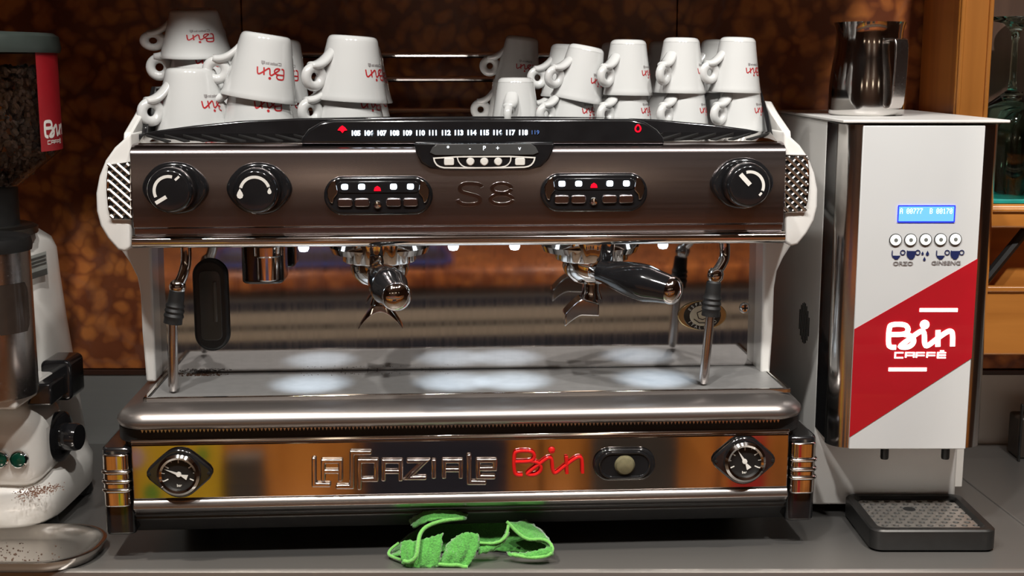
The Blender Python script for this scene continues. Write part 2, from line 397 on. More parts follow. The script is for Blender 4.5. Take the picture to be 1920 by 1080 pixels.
# ================================================================== espresso machine
M = Frame(-.0535, 1.405, 3.4)
em = thing('espresso_machine', 'large chrome two group espresso machine with white rounded side panels', 'coffee machine', (M.ox, M.oy, 0), 3.4)
def mz(py, yl=0.0): return M.at(860, py, yl).z
def mp(px, py, yl=0.0): p = M.at(px, py, yl); return (p.x, p.z)
def mpoly(pts, yl): return [mp(x, y, yl) for x, y in pts]
XB = .374
PX = .00058         # metres per photo pixel at the front of the machine
def sheet_x(prof, x0, x1): return MB().grid([[(x0, y, z) for y, z in prof], [(x1, y, z) for y, z in prof]])
# ---- lower body
MB().box(-.384, .384, .014, .41, .045, .160).build('chassis', BLACKM, em, .004)
for sx in (-.33, .33):
    for sy in (.16, .36):
        MB().lathe([(.020, 0.0005), (.022, .004), (.018, .01), (.016, .05)], (sx, sy, 0), (0, 0, 1), 20).build('foot', RUBBER, em)
MB().box(-.37, .37, .152, .42, .16, .46).build('rear_housing', BLACKM, em)
zt, zb = mz(820), mz(925)
MB().yz([(.006, zt+.001), (0, zt-.003), (0, zb), (.006, zb)], -XB, XB).build('front_plate', MIRROR, em, .0012)
MB().yz([(.006, zt+.0045), (-.001, zt+.0035), (-.002, zt), (.006, zt-.002)], -XB, XB).build('top_bead', CHROME, em, .001)
z1, z2, z3 = mz(926), mz(940), mz(953)
pr = [(.004, z1+.001), (-.001, z1), (-.0045, (z1+z2)/2), (-.005, z2), (-.0005, z2-.004), (.004, z3), (.012, z3-.003), (.02, z2)]
MB().yz(pr, -XB, XB).build('lower_trim', STEEL, em, .001)
zv0, zv1 = z3-.002, mz(983, .045)
MB().yz([(.008, zv0), (.045, zv1), (.08, zv1), (.08, zv0)], -.385, .385).build('kick_strip', plain('kick_black', (.03, .031, .032), .35, 0, .1, 60), em, .003)
vs = MB().prism([(-.007, .25), (-.004, .25), (.007, .8), (.004, .8)], lambda a, b: (a, -.0015, b), lambda a, b: (a, .001, b)).mesh('vent_slot', False); vs.materials.append(DARK)
ang = math.atan2(.037, zv0-zv1)
for k in range(44):
    x = -.352+k*.0164
    o = inst('vent_slot', vs, em, (x, .045, zv1), (-ang, 0, 0), (1, 1, (zv0-zv1)/math.cos(ang)))
# gasket under the tray lip with a toothed edge
zg0, zg1 = mz(820), mz(800)
MB().xy(rrect(-.392, .392, .0, .20, .03), zg0-.001, zg1+.004).build('gasket', RUBBER, em, .002)
tm = MB()
for k in range(170):
    x = -.36+k*.00426; tm.add([(x-.0018, -.002, zg1+.003), (x+.0018, -.002, zg1+.003), (x, -.002, zg1-.001), (x, .001, zg1+.003)], [(0, 1, 2), (0, 2, 3), (1, 3, 2)])
o = tm.build('gasket_teeth', STEEL, em, smooth=False); o['kind'] = 'stuff'
# chrome corner bumpers
for s in (-1, 1):
    def px_(xs): return sorted((s*a for a in xs))
    x0, x1 = px_((.376, .408))
    cb = MB().xy(rrect(x0-.001, x1+.001, .006, .10, .008), mz(983, .03)+.004, mz(832)).build('corner_block', BLACK, em, .003)
    seg = [(841, 872), (875, 890), (893, 906), (909, 938)]
    for a, b_ in seg:
        MB().xy(rrect(x0+.001, x1-.001, -.002, .06, .008), mz(b_), mz(a)).build('chrome_segment', CHROME, cb, .002)
    for q in (873.5, 891, 907):
        MB().xy(rrect(x0-.001, x1+.0012, -.0045, .062, .009), mz(q)-.0022, mz(q)+.0022).build('chrome_rib', CHROME, cb, .002)
# ---- gauges
def ring(mb, o, R, r, axis=(0,-1,0), seg=40):
    mb.lathe([(R-r+r*(1-math.cos(t)), r*math.sin(t)) for t in [pi*k/8 for k in range(9)]], o, axis, seg); return mb
def gauge(px, py, needle, tail):
    x, z = mp(px, py)
    hw, hh = 71*PX, 50*PX
    pl = [(-hw, 0), (-hw*.52, hh*.62), (-hw*.2, hh*.98), (hw*.2, hh*.98), (hw*.52, hh*.62), (hw, 0), (hw*.52, -hh*.62), (hw*.2, -hh*.98), (-hw*.2, -hh*.98), (-hw*.52, -hh*.62)]
    pl = [tuple(p) for p in chaikin([(a, b, 0) for a, b in pl], 2, True)]
    g = MB().xz([(x+a, z+b) for a, b, _ in pl], -.007, .0).build('gauge', BLACK, em, .0025)
    for q in (-.8, .8):
        MB().lathe([(0, .0012), (.0018, .001), (.002, 0)], (x+q*hw, -.007, z), (0, -1, 0), 10).build('screw', BLACKM, g)
    R = 41*PX
    prof = [(R-.0065, .0), (R-.0055, .006), (R-.003, .0075), (R, .005), (R+.0005, 0)]
    MB().lathe(prof, (x, -.007, z), (0, -1, 0), 48).build('bezel', CHROME, g)
    MB().lathe([(0, .0012), (R-.005, .001), (R-.005, 0)], (x, -.007, z), (0, -1, 0), 40).build('dial', BLACKM, g)
    tk = MB()
    for k in range(9):
        t = math.radians(205-k*230/8); c_, s_ = math.cos(t), math.sin(t)
        r0, r1 = (R*.55, R*.74) if k % 2 == 0 else (R*.66, R*.74)
        tk.strokes([(x+c_*r0, z+s_*r0), (x+c_*r1, z+s_*r1)], .0012 if k % 2 == 0 else .0007, -.0085, -.008)
    tk.build('scale_marks', WHITEP, g, smooth=False)
    t = math.radians(needle); c_, s_ = math.cos(t), math.sin(t); n_ = (-s_, c_)
    nd = MB(); L = R*.72
    nd.xz([(x+c_*L, z+s_*L), (x+n_[0]*.0016, z+n_[1]*.0016), (x-n_[0]*.0016, z-n_[1]*.0016)], -.0095, -.009)
    nd.xz([(x, z), (x-c_*R*.42+n_[0]*.003, z-s_*R*.42+n_[1]*.003), (x-c_*R*.42-n_[0]*.003, z-s_*R*.42-n_[1]*.003)], -.0095, -.009)
    nd.lathe([(0, .003), (.0028, .0028), (.003, .001)], (x, -.007, z), (0, -1, 0), 20)
    nd.build('needle', WHITEP, g, smooth=False)
    text('unit', 'bar', .0042, WHITEP, g, x, -.0084, z-R*.55)
gauge(338, 885, 158, 0); gauge(1393, 861, 122, 0)
# ---- raised lettering on the front plate
def nm(zx, zy): return mp(560+zx/4.8, 800+zy/4.8)
LET = [[[(140, 268), (140, 515), (292, 515)]],
       [[(222, 485), (222, 303), (378, 303), (378, 485)], [(222, 395), (378, 395)]],
       [[(660, 225), (480, 225), (480, 532), (335, 532)]],
       [[(548, 560), (548, 300), (700, 300), (700, 468), (565, 468)]],
       [[(765, 482), (765, 303), (918, 303), (918, 482)], [(765, 398), (918, 398)]],
       [[(970, 303), (1140, 303), (985, 452), (1152, 452)]],
       [[(1216, 285), (1216, 460)]],
       [[(1308, 460), (1308, 300), (1458, 300), (1458, 460)], [(1308, 382), (1458, 382)]],
       [[(1532, 238), (1532, 495), (1690, 495)]],
       [[(1770, 445), (1615, 445), (1615, 298), (1765, 298), (1765, 372), (1615, 372)]]]
LETM = plain('letter_chrome', (.80, .74, .72), .16, 1, .03, 60)
for L in LET:
    mb = MB()
    for k, st in enumerate(L): mb.strokes([nm(*p) for p in st], 44/4.8*PX, -.0055+.0003*k, .001)
    mb.build('raised_letter', LETM, em, .0018, 3)
# ---- script logo strokes shared by badge, cups, dispenser and hopper sticker
_B = [(290, 477), (238, 477), (210, 450), (210, 268), (238, 240), (365, 240), (402, 275), (402, 315), (368, 345), (220, 345)]
_S = [(368, 345), (430, 352), (468, 395), (462, 440), (415, 477), (345, 477), (330, 462), (440, 378), (520, 315), (552, 308), (570, 335), (575, 440), (600, 472), (690, 395), (790, 320), (830, 305), (855, 330), (860, 467)]
_N = [(705, 300), (712, 470)]
def lg(p): return ((p[0]-195)/680, (490-p[1])/680)
LOGO = [[(q.x, q.y) for q in chaikin([(*lg(p), 0) for p in st], 2)] for st in (_B, _S, _N)]
DOT = lg((567, 243))
CAFFE = []
for i, st in enumerate([[[(1, 1), (0, 1), (0, 0), (1, 0)]], [[(0, 0), (0, 1), (1, 1), (1, 0)], [(0, .45), (1, .45)]],
        [[(0, 0), (0, 1), (1, 1)], [(0, .45), (1, .45)]], [[(0, 0), (0, 1), (1, 1)], [(0, .45), (1, .45)]],
        [[(1, 1), (0, 1), (0, 0), (1, 0)], [(0, .5), (1, .5)], [(.25, 1.35), (.75, 1.35)]]]):
    for s_ in st: CAFFE.append([(i*.148+a*.112, b*.075) for a, b in s_])
bd = MB()
x0, z0 = mp(920+195/4.8, 790+490/4.8)
for st in LOGO: bd.tube([(x0+a*680/4.8*PX, -.0035, z0+b*680/4.8*PX) for a, b in st], .0021, 8)
bd.lathe([(0, .004), (.0032, .003), (.0042, 0)], (x0+DOT[0]*680/4.8*PX, -.001, z0+DOT[1]*680/4.8*PX), (0, -1, 0), 20)
o = bd.build('script_badge', REDPL, em); o['label'] = 'red raised script lettering'
# ---- oval push switch with a lamp
x, z = mp(1170, 869)
hw, hh = 62*PX, 33*PX
sw = MB()
for y0, y1, k in ((-.006, 0, 1.0),): sw.xz([(x+a, z+b) for a, b in rrect(-hw, hw, -hh, hh, hh*.97, 10)], y0, y1)
sw = sw.build('switch_housing', BLACK, em, .003, 3)
MB().tube([(x+a, -.0065, z+b) for a, b in rrect(-hw*.8, hw*.8, -hh*.76, hh*.76, hh*.74, 8)], .0016, 8, True).build('rim', BLACK, sw)
MB().lathe([(0, .006), (.006, .0055), (.0095, .004), (.0118, 0)], (x, -.006, z), (0, -1, 0), 28).build('lamp_lens', plain('amber_lens', (.30, .27, .16), .12, 0, .1, 200, trans=.5), sw)
# ---- drip tray
zl = .1835
def plan(ins, z): return [(a, b, z) for a, b in rrect(-.392+ins, .392-ins, -.014+ins, .30-ins, .035-min(ins, .02)*.8, 8)]
lv = [(.010, zg1+.003), (.003, zg1+.006), (0, zg1+.011), (.001, zg1+.016), (.006, zg1+.0215), (.014, zl-.003), (.026, zl), (.040, zl)]
MB().loft([plan(a, b) for a, b in lv]).build('drip_tray', TRAYS, em, angle=60)
gx0, gx1 = -.358, .375
gy0, gy1 = .030, .150
GRB = plain('grid_steel', (.34, .335, .33), .42, .4, .06, 80)
MB().box(gx0, gx1, gy0, gy1, zl-.001, zl+.0032).build('drip_grid', GRB, em, .001)
fr = MB()
fr.box(gx0-.006, gx1+.006, gy0-.005, gy0-.001, zl-.001, zl+.0045); fr.box(gx0-.006, gx0-.001, gy0-.005, gy1, zl-.001, zl+.0045); fr.box(gx1+.001, gx1+.006, gy0-.005, gy1, zl-.001, zl+.0045)
fr.build('grid_frame', CHROME, em, .0008)
MB().box(gx0, gx1, gy1, gy1+.0025, zl, zl+.003).build('rear_gap', DARK, em)
# spilled coffee
sp = MB()
for k in range(150):
    px_c, py_c = random.gauss(375, 22), random.gauss(694, 6)
    x = M.at(375, 705, .14).x+random.gauss(0, .014); y = .143+random.uniform(-.010, .004); r = random.uniform(.0005, .0016)
    sp.lathe([(0, r), (r, r*.4), (r*.8, 0)], (x, y, zl+.0032), (0, 0, 1), 6)
for k in range(60):
    x = random.uniform(-.2, .0); y = .146+random.uniform(-.02, .003); r = random.uniform(.0003, .0008)
    sp.lathe([(0, r), (r, r*.4), (r*.8, 0)], (x, y, zl+.0032), (0, 0, 1), 6)
o = sp.build('spilled_grounds', plain('coffee_grounds', (.045, .020, .010), .5), em); o['kind'] = 'stuff'
# ---- mirror back panel
yb = .1515
MB().box(-.372, .372, yb, yb+.004, zl, .405).build('back_panel', BACKP, em)
bx0, bx1 = -.372, .372
# black oval sight panel
x, z = mp(397, 571, yb); hw, hh = 33*.00064, 89*.00064
sg = MB().xz([(x+a, z+b) for a, b in rrect(-hw, hw, -hh, hh, hw*.98, 10)], yb-.008, yb).build('sight_frame', BLACKM, em, .004, 3)
MB().xz([(x+a, z+b) for a, b in rrect(-hw*.62, hw*.62, -hh*.76, hh*.76, hw*.35, 6)], yb-.009, yb-.006).build('sight_glass', plain('smoked_pane', (.06, .06, .055), .15), sg, .001)
MB().box(x+.004, x+.008, yb-.0105, yb-.008, z-.02, z+.03).build('level_tube', plain('level_tube', (.10, .10, .09), .2), sg, .001)
# oval badge and screw
x, z = mp(1316, 591, yb)
ob = MB().xz(ellipse(x, z, 50*.00062, 30*.00062), yb-.0025, yb).build('oval_badge', plain('gold', (.55, .40, .20), .18, 1, .05, 60), em, .001)
MB().xz(ellipse(x, z, 38*.00062, 29*.00062), yb-.0032, yb-.002).build('badge_ring', BLACK, ob, .0004)
MB().xz(ellipse(x, z, 26*.00062, 21*.00062), yb-.0037, yb-.003).build('badge_disc', plain('cream_enamel', (.62, .55, .40), .3), ob, .0004)
ic = MB()
ic.strokes([(x-.007, z+.004), (x-.005, z-.003), (x, z-.005), (x+.005, z-.003), (x+.007, z+.004), (x, z+.007), (x-.007, z+.004)], .001, yb-.0041, yb-.0036)
ic.strokes([(x-.011, z-.004), (x-.004, z-.009), (x+.004, z-.009), (x+.011, z-.004)], .0011, yb-.0041, yb-.0036)
ic.build('cup_emblem', BLACK, ob, smooth=False)
def arctext(word, cx, cz, R, top, size, mat, par, y):
    n = len(word)
    for i, ch in enumerate(word):
        t = math.radians(90-(i-(n-1)/2)*17) if top else math.radians(270+(i-(n-1)/2)*17)
        o = text('letter', ch, size, mat, par, cx+R*1.2*math.cos(t), y, cz+R*math.sin(t))
        o.rotation_euler = (pi/2, (pi/2-t) if top else (pi*1.5-t), 0)
arctext('ESPRESSO', x, z, .0155, True, .0052, WHITEP, ob, yb-.0036)
arctext('ITALIANO', x, z, .0155, False, .0052, WHITEP, ob, yb-.0036)
x, z = mp(1396, 577, yb)
sc = MB().lathe([(0, .003), (.0045, .0027), (.0066, .001), (.007, 0)], (x, yb, z), (0, -1, 0), 24).build('panel_screw', CHROME, em)
cr = MB(); cr.box(x-.0035, x+.0035, yb-.0036, yb-.002, z-.0008, z+.0008); cr.box(x-.0008, x+.0008, yb-.0036, yb-.002, z-.0035, z+.0035); cr.build('cross_slot', DARK, sc)
# ---- upper front panel (brushed, rolled top and bottom edges)
YP = .015
XP = .3625
zf = mz(422, YP)
prof = [(.05, mz(266, .05)), (.034, mz(267, .034)), (.024, mz(271, .024)), (.017, mz(279, .017)), (YP, mz(288, YP)), (YP, zf), (.0185, zf-.002), (.0185, mz(438, .0185)), (.03, mz(438, .0185)), (.06, mz(438, .0185)), (.06, mz(266, .05))]
MB().yz(prof, -XP, XP).build('upper_panel', PANEL, em, .0006, angle=50)
zr = mz(449, .012)
MB().yz([(.017+.010*math.cos(t)*.9, zr+.0075*math.sin(t)) for t in [2*pi*k/20 for k in range(20)]], -XP-.001, XP+.001).build('chrome_roll', CHROME, em, angle=50)
MB().box(-XP, XP, .02, yb, mz(455, .02), mz(444, .02)+.004).build('underside', plain('dark_steel', (.30, .29, .28), .3, 1, .05, 30), em, .002)
zu = mz(455, .02)
# embossed model mark
def sp_(zx, zy): return mp(560+zx*.2292, 300+zy*.2292, YP)
EMB = brushed('embossed_steel', (.44, .39, .39), .16, (2, 300, 300), .08, 0, .04)
s8 = MB(); S_ = [(1500, 225), (1490, 205), (1440, 192), (1350, 192), (1312, 225), (1330, 262), (1400, 280), (1470, 298), (1490, 330), (1460, 362), (1350, 368), (1308, 345), (1300, 322)]
s8.strokes([(q.x, q.y) for q in chaikin([(*sp_(*p), 0) for p in S_], 2)], .0045, YP-.0009, YP+.001)
s8.build('embossed_letter', EMB, em, .0004)
s8 = MB()
for cx, cy, rx, ry in ((1660, 232, 78, 40), (1660, 322, 92, 42)):
    pts = [sp_(cx+rx*math.cos(t), cy+ry*math.sin(t)) for t in [2*pi*k/28 for k in range(29)]]
    s8.strokes(pts, .0045, YP-.0009, YP+.001)
s8.build('embossed_letter', EMB, em, .0004)
# ---- knobs
def arc(cx, cz, r, a0, a1, n=18): return [(cx+r*math.cos(math.radians(a0+(a1-a0)*k/n)), cz+r*math.sin(math.radians(a0+(a1-a0)*k/n))) for k in range(n+1)]
def knob(px, py, marks):
    x, z = mp(px, py, YP); hw, hh = 63*PX, 52*PX
    pl = [(-hw, 0), (-hw*.85, hh*.45), (-hw*.4, hh*.95), (hw*.4, hh*.95), (hw*.85, hh*.45), (hw, 0), (hw*.85, -hh*.45), (hw*.4, -hh*.95), (-hw*.4, -hh*.95), (-hw*.85, -hh*.45)]
    pl = [tuple(p)[:2] for p in chaikin([(a, b, 0) for a, b in pl], 2, True)]
    k = MB().xz([(x+a, z+b) for a, b in pl], YP-.009, YP).build('knob_plate', BLACK, em, .004, 3)
    R = 43*PX
    MB().lathe([(R*.9, 0), (R, .004), (R, .020), (R*.96, .0255), (R*.86, .029), (R*.80, .0292), (0, .0285)], (x, YP-.009, z), (0, -1, 0), 48).build('knob', BLACK, k, angle=60)
    yk = YP-.009-.0289
    mb = MB()
    for kind, a in marks:
        if kind == 'arc': mb.ribbon(arc(x, z, R*.62, a[0], a[1]), R*.13, lambda p, q: (p, yk-.0006, q))
        if kind == 'bar': mb.ribbon([(x+R*a[0], z+R*a[1]), (x+R*a[2], z+R*a[3])], R*a[4], lambda p, q: (p, yk-.0007, q))
        if kind == 'drop': mb.add([(x+R*(a[0]+a[2]*p), yk-.0007, z+R*(a[1]+a[2]*q)) for p, q in ((0, 1.5), (.55, .5), (.7, 0), (.5, -.55), (0, -.75), (-.5, -.55), (-.7, 0), (-.55, .5))], [(0, 1, 2, 3, 4, 5, 6, 7)])
    mb.build('knob_mark', WHITEP, k, smooth=False)
knob(330, 352, [('arc', (75, 205)), ('bar', (-.58, -.52, -.12, -.25, .16)), ('bar', (.28, .46, .46, .62, .1))])
knob(487, 353, [('arc', (18, 165)), ('drop', (-.64, -.16, .2)), ('drop', (.62, -.02, .13))])
knob(1390, 343, [('arc', (-20, 105)), ('bar', (-.42, .52, .02, .05, .2)), ('bar', (.44, -.42, .55, -.3, .1))])
# ---- dosing keypads
def keypad(px, py):
    x, z = mp(px, py, YP); hw, hh = 103*PX, 37.5*PX
    k = MB().xz([(x+a, z+b) for a, b in rrect(-hw, hw, -hh, hh, hh*.98, 12)], YP-.008, YP).build('keypad', BLACK, em, .0035, 3)
    yk = YP-.008
    zw = z+17*PX
    MB().xz([(x+a, zw+b) for a, b in rrect(-78*PX, 78*PX, -11*PX, 11*PX, 10*PX, 6)], yk-.0012, yk).build('led_window', BLACK, k, .0005)
    for s in (-1, 1):
        cl = [(s*80, 32), (s*90, 26), (s*97, 12), (s*95, -2), (s*91, -12), (s*86, -14), (s*84, -4), (s*76, 6)]
        MB().xz([(x+a*PX, z+b*PX) for a, b in cl], yk-.0025, yk).build('chrome_clip', CHROME, k, .001)
    for i, dx in enumerate((-63, -31, -1.5, 29, 61)):
        c = i == 2
        lx = x+dx*PX; lz = z+(17 if not c else 14)*PX
        if c: MB().xz([(lx-.0038, lz-.0025), (lx+.0038, lz-.0025), (lx+.003, lz+.001), (lx, lz+.003), (lx-.003, lz+.001)], yk-.002, yk-.001).build('red_light', LED_R, k)
        else: MB().xz([(lx+a, lz+b) for a, b in rrect(-.0036, .0036, -.0026, .0034, .0018, 4)], yk-.002, yk-.001).build('white_light', LED_W, k)
        bz = z-(12 if not c else 17)*PX
        if c: MB().lathe([(0, .004), (.0035, .0035), (.0048, .0015), (.005, 0)], (lx, yk, bz), (0, -1, 0), 20).build('round_button', CHROME, k)
        else:
            b_ = MB().xz([(lx+a, bz+b) for a, b in rrect(-.0085, .0085, -.0048, .0048, .0032, 4)], yk-.003, yk).build('button', PANEL, k, .0012)
keypad(710, 366); keypad(1113, 360)
# ---- ledge, arched black rail, display
YL0, YL1 = .030, .064
zl0, zl1 = mz(267, YL0), mz(249, YL1)
MB().yz([(YL0, zl0), (YL1, zl1), (YL1+.02, zl1), (YL1+.02, zl0-.006), (YL0, zl0-.004)], -.357, .357).build('ledge', MIRROR, em, .001)
sv = MB().prism([(-.016, .22), (-.010, .16), (.014, .80), (.016, .88)], lambda a, b: (a, -.0008, b), lambda a, b: (a, .001, b)).mesh('rail_slot', False); sv.materials.append(DARK)
la = math.atan2(YL1-YL0, zl1-zl0)
for s in (-1, 1):
    for k in range(9):
        o = inst('rail_slot', sv, em, (s*(.338-k*.0205), YL0, zl0), (-la, 0, 0), (-s*(-1), 1, math.hypot(YL1-YL0, zl1-zl0)))
        o.scale.x = -1 if s < 0 else 1
        if s > 0: o.scale.x = 1
arch = [(258, 252), (300, 244), (360, 236), (450, 227), (560, 222), (700, 219.5), (860, 218.5), (1000, 218.5), (1130, 220), (1230, 224), (1330, 233), (1400, 242), (1440, 250), (1440, 262), (258, 262)]
MB().xz(mpoly(arch, YL1), YL1, YL1+.012).build('arched_rail', BLACK, em, .0015)
YD = .020
disp = [(563, 270), (566, 258), (578, 243), (600, 230), (625, 225), (900, 223.5), (1180, 223), (1210, 229), (1232, 243), (1244, 258), (1247, 270)]
dd = MB().xz(mpoly(disp, YD), YD, YL1+.002).build('display', BLACK, em, .003, 3)
DIG = glow('digit_glow', (.72, .86, 1.0), 7); DIM = glow('digit_dim', (.06, .13, .35), .8)
for k in range(14):
    px_c = 667+k*24.1
    x, z = mp(px_c, 250-k*.09, YD)
    text('digit', str(105+k), .0075, DIG, dd, x, YD-.0009, z, sx=.95, bold=.00025)
x, z = mp(1003, 248.5, YD); text('digit', '119', .0065, DIM, dd, x, YD-.0009, z)
x, z = mp(642, 242.5, YD)
MB().xz([(x-.0052, z-.001), (x-.002, z-.0015), (x, z-.004), (x+.002, z-.0015), (x+.0052, z-.001), (x+.003, z+.002), (x, z+.0042), (x-.003, z+.002)], YD-.0012, YD-.0003).build('red_light', LED_R, dd)
x, z = mp(1196, 240, YD)
MB().ribbon([(q.x, q.y) for q in chaikin([(x, z+.0045, 0), (x+.0034, z, 0), (x+.002, z-.004, 0), (x-.002, z-.004, 0), (x-.0034, z, 0)], 2, True)], .0016, lambda a, b: (a, YD-.001, b), True).build('flame_light', LED_R, dd)
# ---- central control shield
shp = [(776, 268), (782, 290), (790, 305), (806, 315), (850, 319), (930, 319), (990, 318), (1014, 312), (1028, 298), (1035, 283), (1040, 268)]
cs = MB().xz(mpoly(shp, YP), YP-.006, .03).build('control_shield', BLACK, em, .002, 3)
MB().xz(mpoly([(806, 286), (811, 276), (820, 270), (995, 269), (1004, 275), (1010, 286), (1000, 290), (816, 291)], YP-.006), YP-.0075, YP-.005).build('icon_plate', plain('grey_plate', (.06, .062, .062), .25), cs, .0005)
yk = YP-.006
ow = mpoly([(813, 294), (1003, 293), (1001, 303), (994, 311), (980, 314), (836, 315), (822, 312), (815, 304)], yk)
ow = [tuple(p)[:2] for p in chaikin([(*p, 0) for p in ow], 1, True)]
MB().ribbon(ow, .0016, lambda a, b: (a, yk-.0012, b), True).build('key_outline', WHITEP, cs, smooth=False)
MB().ribbon([tuple(p)[:2] for p in chaikin([(*p, 0) for p in mpoly([(857, 294), (860, 304), (868, 312), (880, 314.5), (935, 314), (950, 311), (957, 303), (958, 294)], yk)], 1)], .0013, lambda a, b: (a, yk-.0013, b)).build('key_outline', WHITEP, cs, smooth=False)
for px_, rnd in ((842, 0), (882, 1), (908, 1), (934, 1), (975, 0)):
    x, z = mp(px_, 303, yk)
    if rnd: MB().lathe([(0, .002), (.0036, .0018), (.0044, .0006), (.0046, 0)], (x, yk, z), (0, -1, 0), 20).build('key', WHITEP, cs)
    else: MB().xz([(x+a, z+b) for a, b in rrect(-.0055, .0055, -.004, .004, .0016, 3)], yk-.002, yk).build('key', WHITEP, cs, .0006)
for px_, s_ in ((840, '*'), (881, '-'), (908, 'P'), (933, '+'), (974, 'v')):
    x, z = mp(px_, 278, yk); text('icon', s_, .007, glow('icon_glow', (.9, .95, 1), 1.5), cs, x, YP-.0079, z)
# ---- white side shells
GRM = plain('grille_chrome', (.85, .80, .74), .28, 1, .03, 60)
def shell(s):
    # outline in photo pixels of the left shell; the right one mirrors it
    pts = [(247, 247), (236, 258), (216, 276), (199, 300), (187, 330), (181, 362), (182, 395), (189, 422), (203, 446), (222, 468), (236, 472), (247, 464), (248, 440)]
    pl = [mp(a, b, .03) for a, b in pts]
    pl = [(s*-1*a, b) for a, b in pl]
    o = MB().xz(pl, .026, .40).build('side_shell', WHITE, em, .010, 4, angle=50)
    o.data.set_sharp_from_angle(angle=math.radians(180))
    lg_ = [(214, 440), (226, 468), (244, 494), (257, 520), (263, 552), (266, 620), (274, 716), (293, 716), (288, 600), (284, 500), (283, 440)]
    pl = [(s*-1*a, b) for a, b in [mp(a, b, .115) for a, b in lg_]]
    MB().xz(pl, .115, .39).build('shell_leg', WHITE, em, .003, 3, angle=60)
    # fin rising to the rear
    x0, x1 = sorted((s*.3635, s*.3725))
    MB().yz([(.03, mz(262, .03)), (.034, mz(247, .03)), (.09, .505), (.12, .517), (.35, .517), (.40, .48), (.40, .44), (.06, .44)], x0, x1).build('shell_fin', WHITE, em, .002)
    x0, x1 = sorted((s*.357, s*.3632))
    MB().yz([(.07, .475), (.10, .505), (.14, .535), (.36, .535), (.38, .47)], x0, x1).build('rail_plate', BLACK, em, .001)
    # diamond grille
    if s < 0: g = [(206, 310), (247, 303), (247, 411), (212, 410), (206, 392), (203, 360), (203, 335)]
    else: g = [(1511, 292), (1469, 290), (1470, 398), (1505, 396), (1511, 378), (1514, 350), (1514, 320)]
    gp = mpoly(g, .026)
    gr = MB().xz(gp, .0235, .0265).build('grille', DARK, em)
    MB().tube([(a, .0232, b) for a, b in gp], .0012, 6, True).build('grille_rim', CHROME, gr)
    cx = sum(p[0] for p in gp)/len(gp); zlo = min(p[1] for p in gp); zhi = max(p[1] for p in gp); xa = min(p[0] for p in gp)+.002; xb = max(p[0] for p in gp)-.002
    wd = xb-xa
    for fam in (-1, 1):
        for k in range(-3, 10):
            zc = zlo+.002+k*.0095
            pa, pb = (xa, zc), (xb, zc+wd*.95)
            if fam < 0: pa, pb = (xa, zc+wd*.95), (xb, zc)
            # clip to the opening height
            def clip(p, q):
                (ax, az), (bx, bz) = p, q; lo, hi = zlo+.002, zhi-.002; T = []
                t0, t1 = 0, 1
                for lim, sg_ in ((lo, 1), (hi, -1)):
                    da, db = sg_*(az-lim), sg_*(bz-lim)
                    if da < 0 and db < 0: return None
                    if da < 0: t0 = max(t0, da/(da-db))
                    if db < 0: t1 = min(t1, da/(da-db))
                if t1-t0 < .08: return None
                return (ax+(bx-ax)*t0, az+(bz-az)*t0), (ax+(bx-ax)*t1, az+(bz-az)*t1)
            c_ = clip(pa, pb)
            if c_: MB().tube([(c_[0][0], .0225+.0006*fam, c_[0][1]), (c_[1][0], .0225+.0006*fam, c_[1][1])], .0019 if fam < 0 else .0012, 6).build('grille_bar', GRM, gr)
shell(-1); shell(1)
# ---- cup platform and rear rails
MB().box(-.36, .36, YL1+.012, .40, .445, .4805).build('cup_platform', STEEL, em, .002)
for py in (103, 148, 207):
    zz = mz(py, .385); MB().tube([(-.355, .385, zz), (.355, .385, zz)], .0042, 10).build('cup_rail', CHROME, em)
for x in (-.35, .35): MB().tube([(x, .385, .47), (x, .385, mz(100, .385))], .004, 10).build('rail_post', CHROME, em)
# ---- group heads
def group(px):
    x = M.at(px, 470, .075).x
    zt_, zb_ = zu+.002, mz(494, .035)
    g = MB().lathe([(.052, zt_-zb_+.0), (.0565, .018), (.058, .010), (.055, .003), (.046, .0005), (.0, .0)], (x, .085, zb_+.004), (0, 0, 1), 48, flute=lambda k: 1+.012*(k % 2)).build('group_head', CHROME, em, angle=25)
    MB().lathe([(.0415, zt_-zb_), (.0415, .0), (.039, -.0015), (0, -.0015)], (x, .067, zb_), (0, 0, 1), 96, flute=lambda k: 1+.022*math.sin(k*2*pi/6)).build('fluted_collar', CHROME, g, angle=60)
    return x, zb_
GX1, GZ = group(712); GX2, _ = group(1108)
# ---- hot water tap
x, _ = mp(497, 490, .09)
tp = MB().xy(rrect(x-.024, x+.024, .06, .12, .012, 6), mz(522, .09), zu+.002).build('water_tap', BLACK, em, .004, 3)
MB().lathe([(.0, 0), (.011, 0), (.0145, .002), (.0145, .028), (.017, .030), (.017, .04)], (x+.006, .068, mz(522, .07)), (0, 0, 1), 28).build('nozzle', CHROME, tp)
# ---- steam wands
def wand(path, jn, grip, tip, y):
    P = lambda l: [M.at(a, b, c) for a, b, c in l]
    pth = chaikin(P(path), 2)
    w_ = MB().tube(pth, .0062, 12).build('steam_wand', CHROME, em)
    gp_ = P(grip); n = 15; rr = []; pp = []
    for k in range(n):
        t = k/(n-1); pp.append(gp_[0].lerp(gp_[1], t)); rr.append(.0085+.0022*t+(.0014 if k in (7, 9, 11) else 0) if t > .02 else .006)
    MB().tube(pp, rr, 16).build('rubber_grip', RUBBER, w_)
    tp_ = P(tip); MB().tube([tp_[0], tp_[0].lerp(tp_[1], .93), tp_[1]], [.0052, .0056, .0035], 14).build('wand_pipe', STEEL, w_)
    jj = P(jn); MB().tube([jj[0], jj[0].lerp(jj[1], .3), jj[0].lerp(jj[1], .7), jj[1]], [.007, .0095, .0095, .007], 16).build('joint', CHROME, w_)
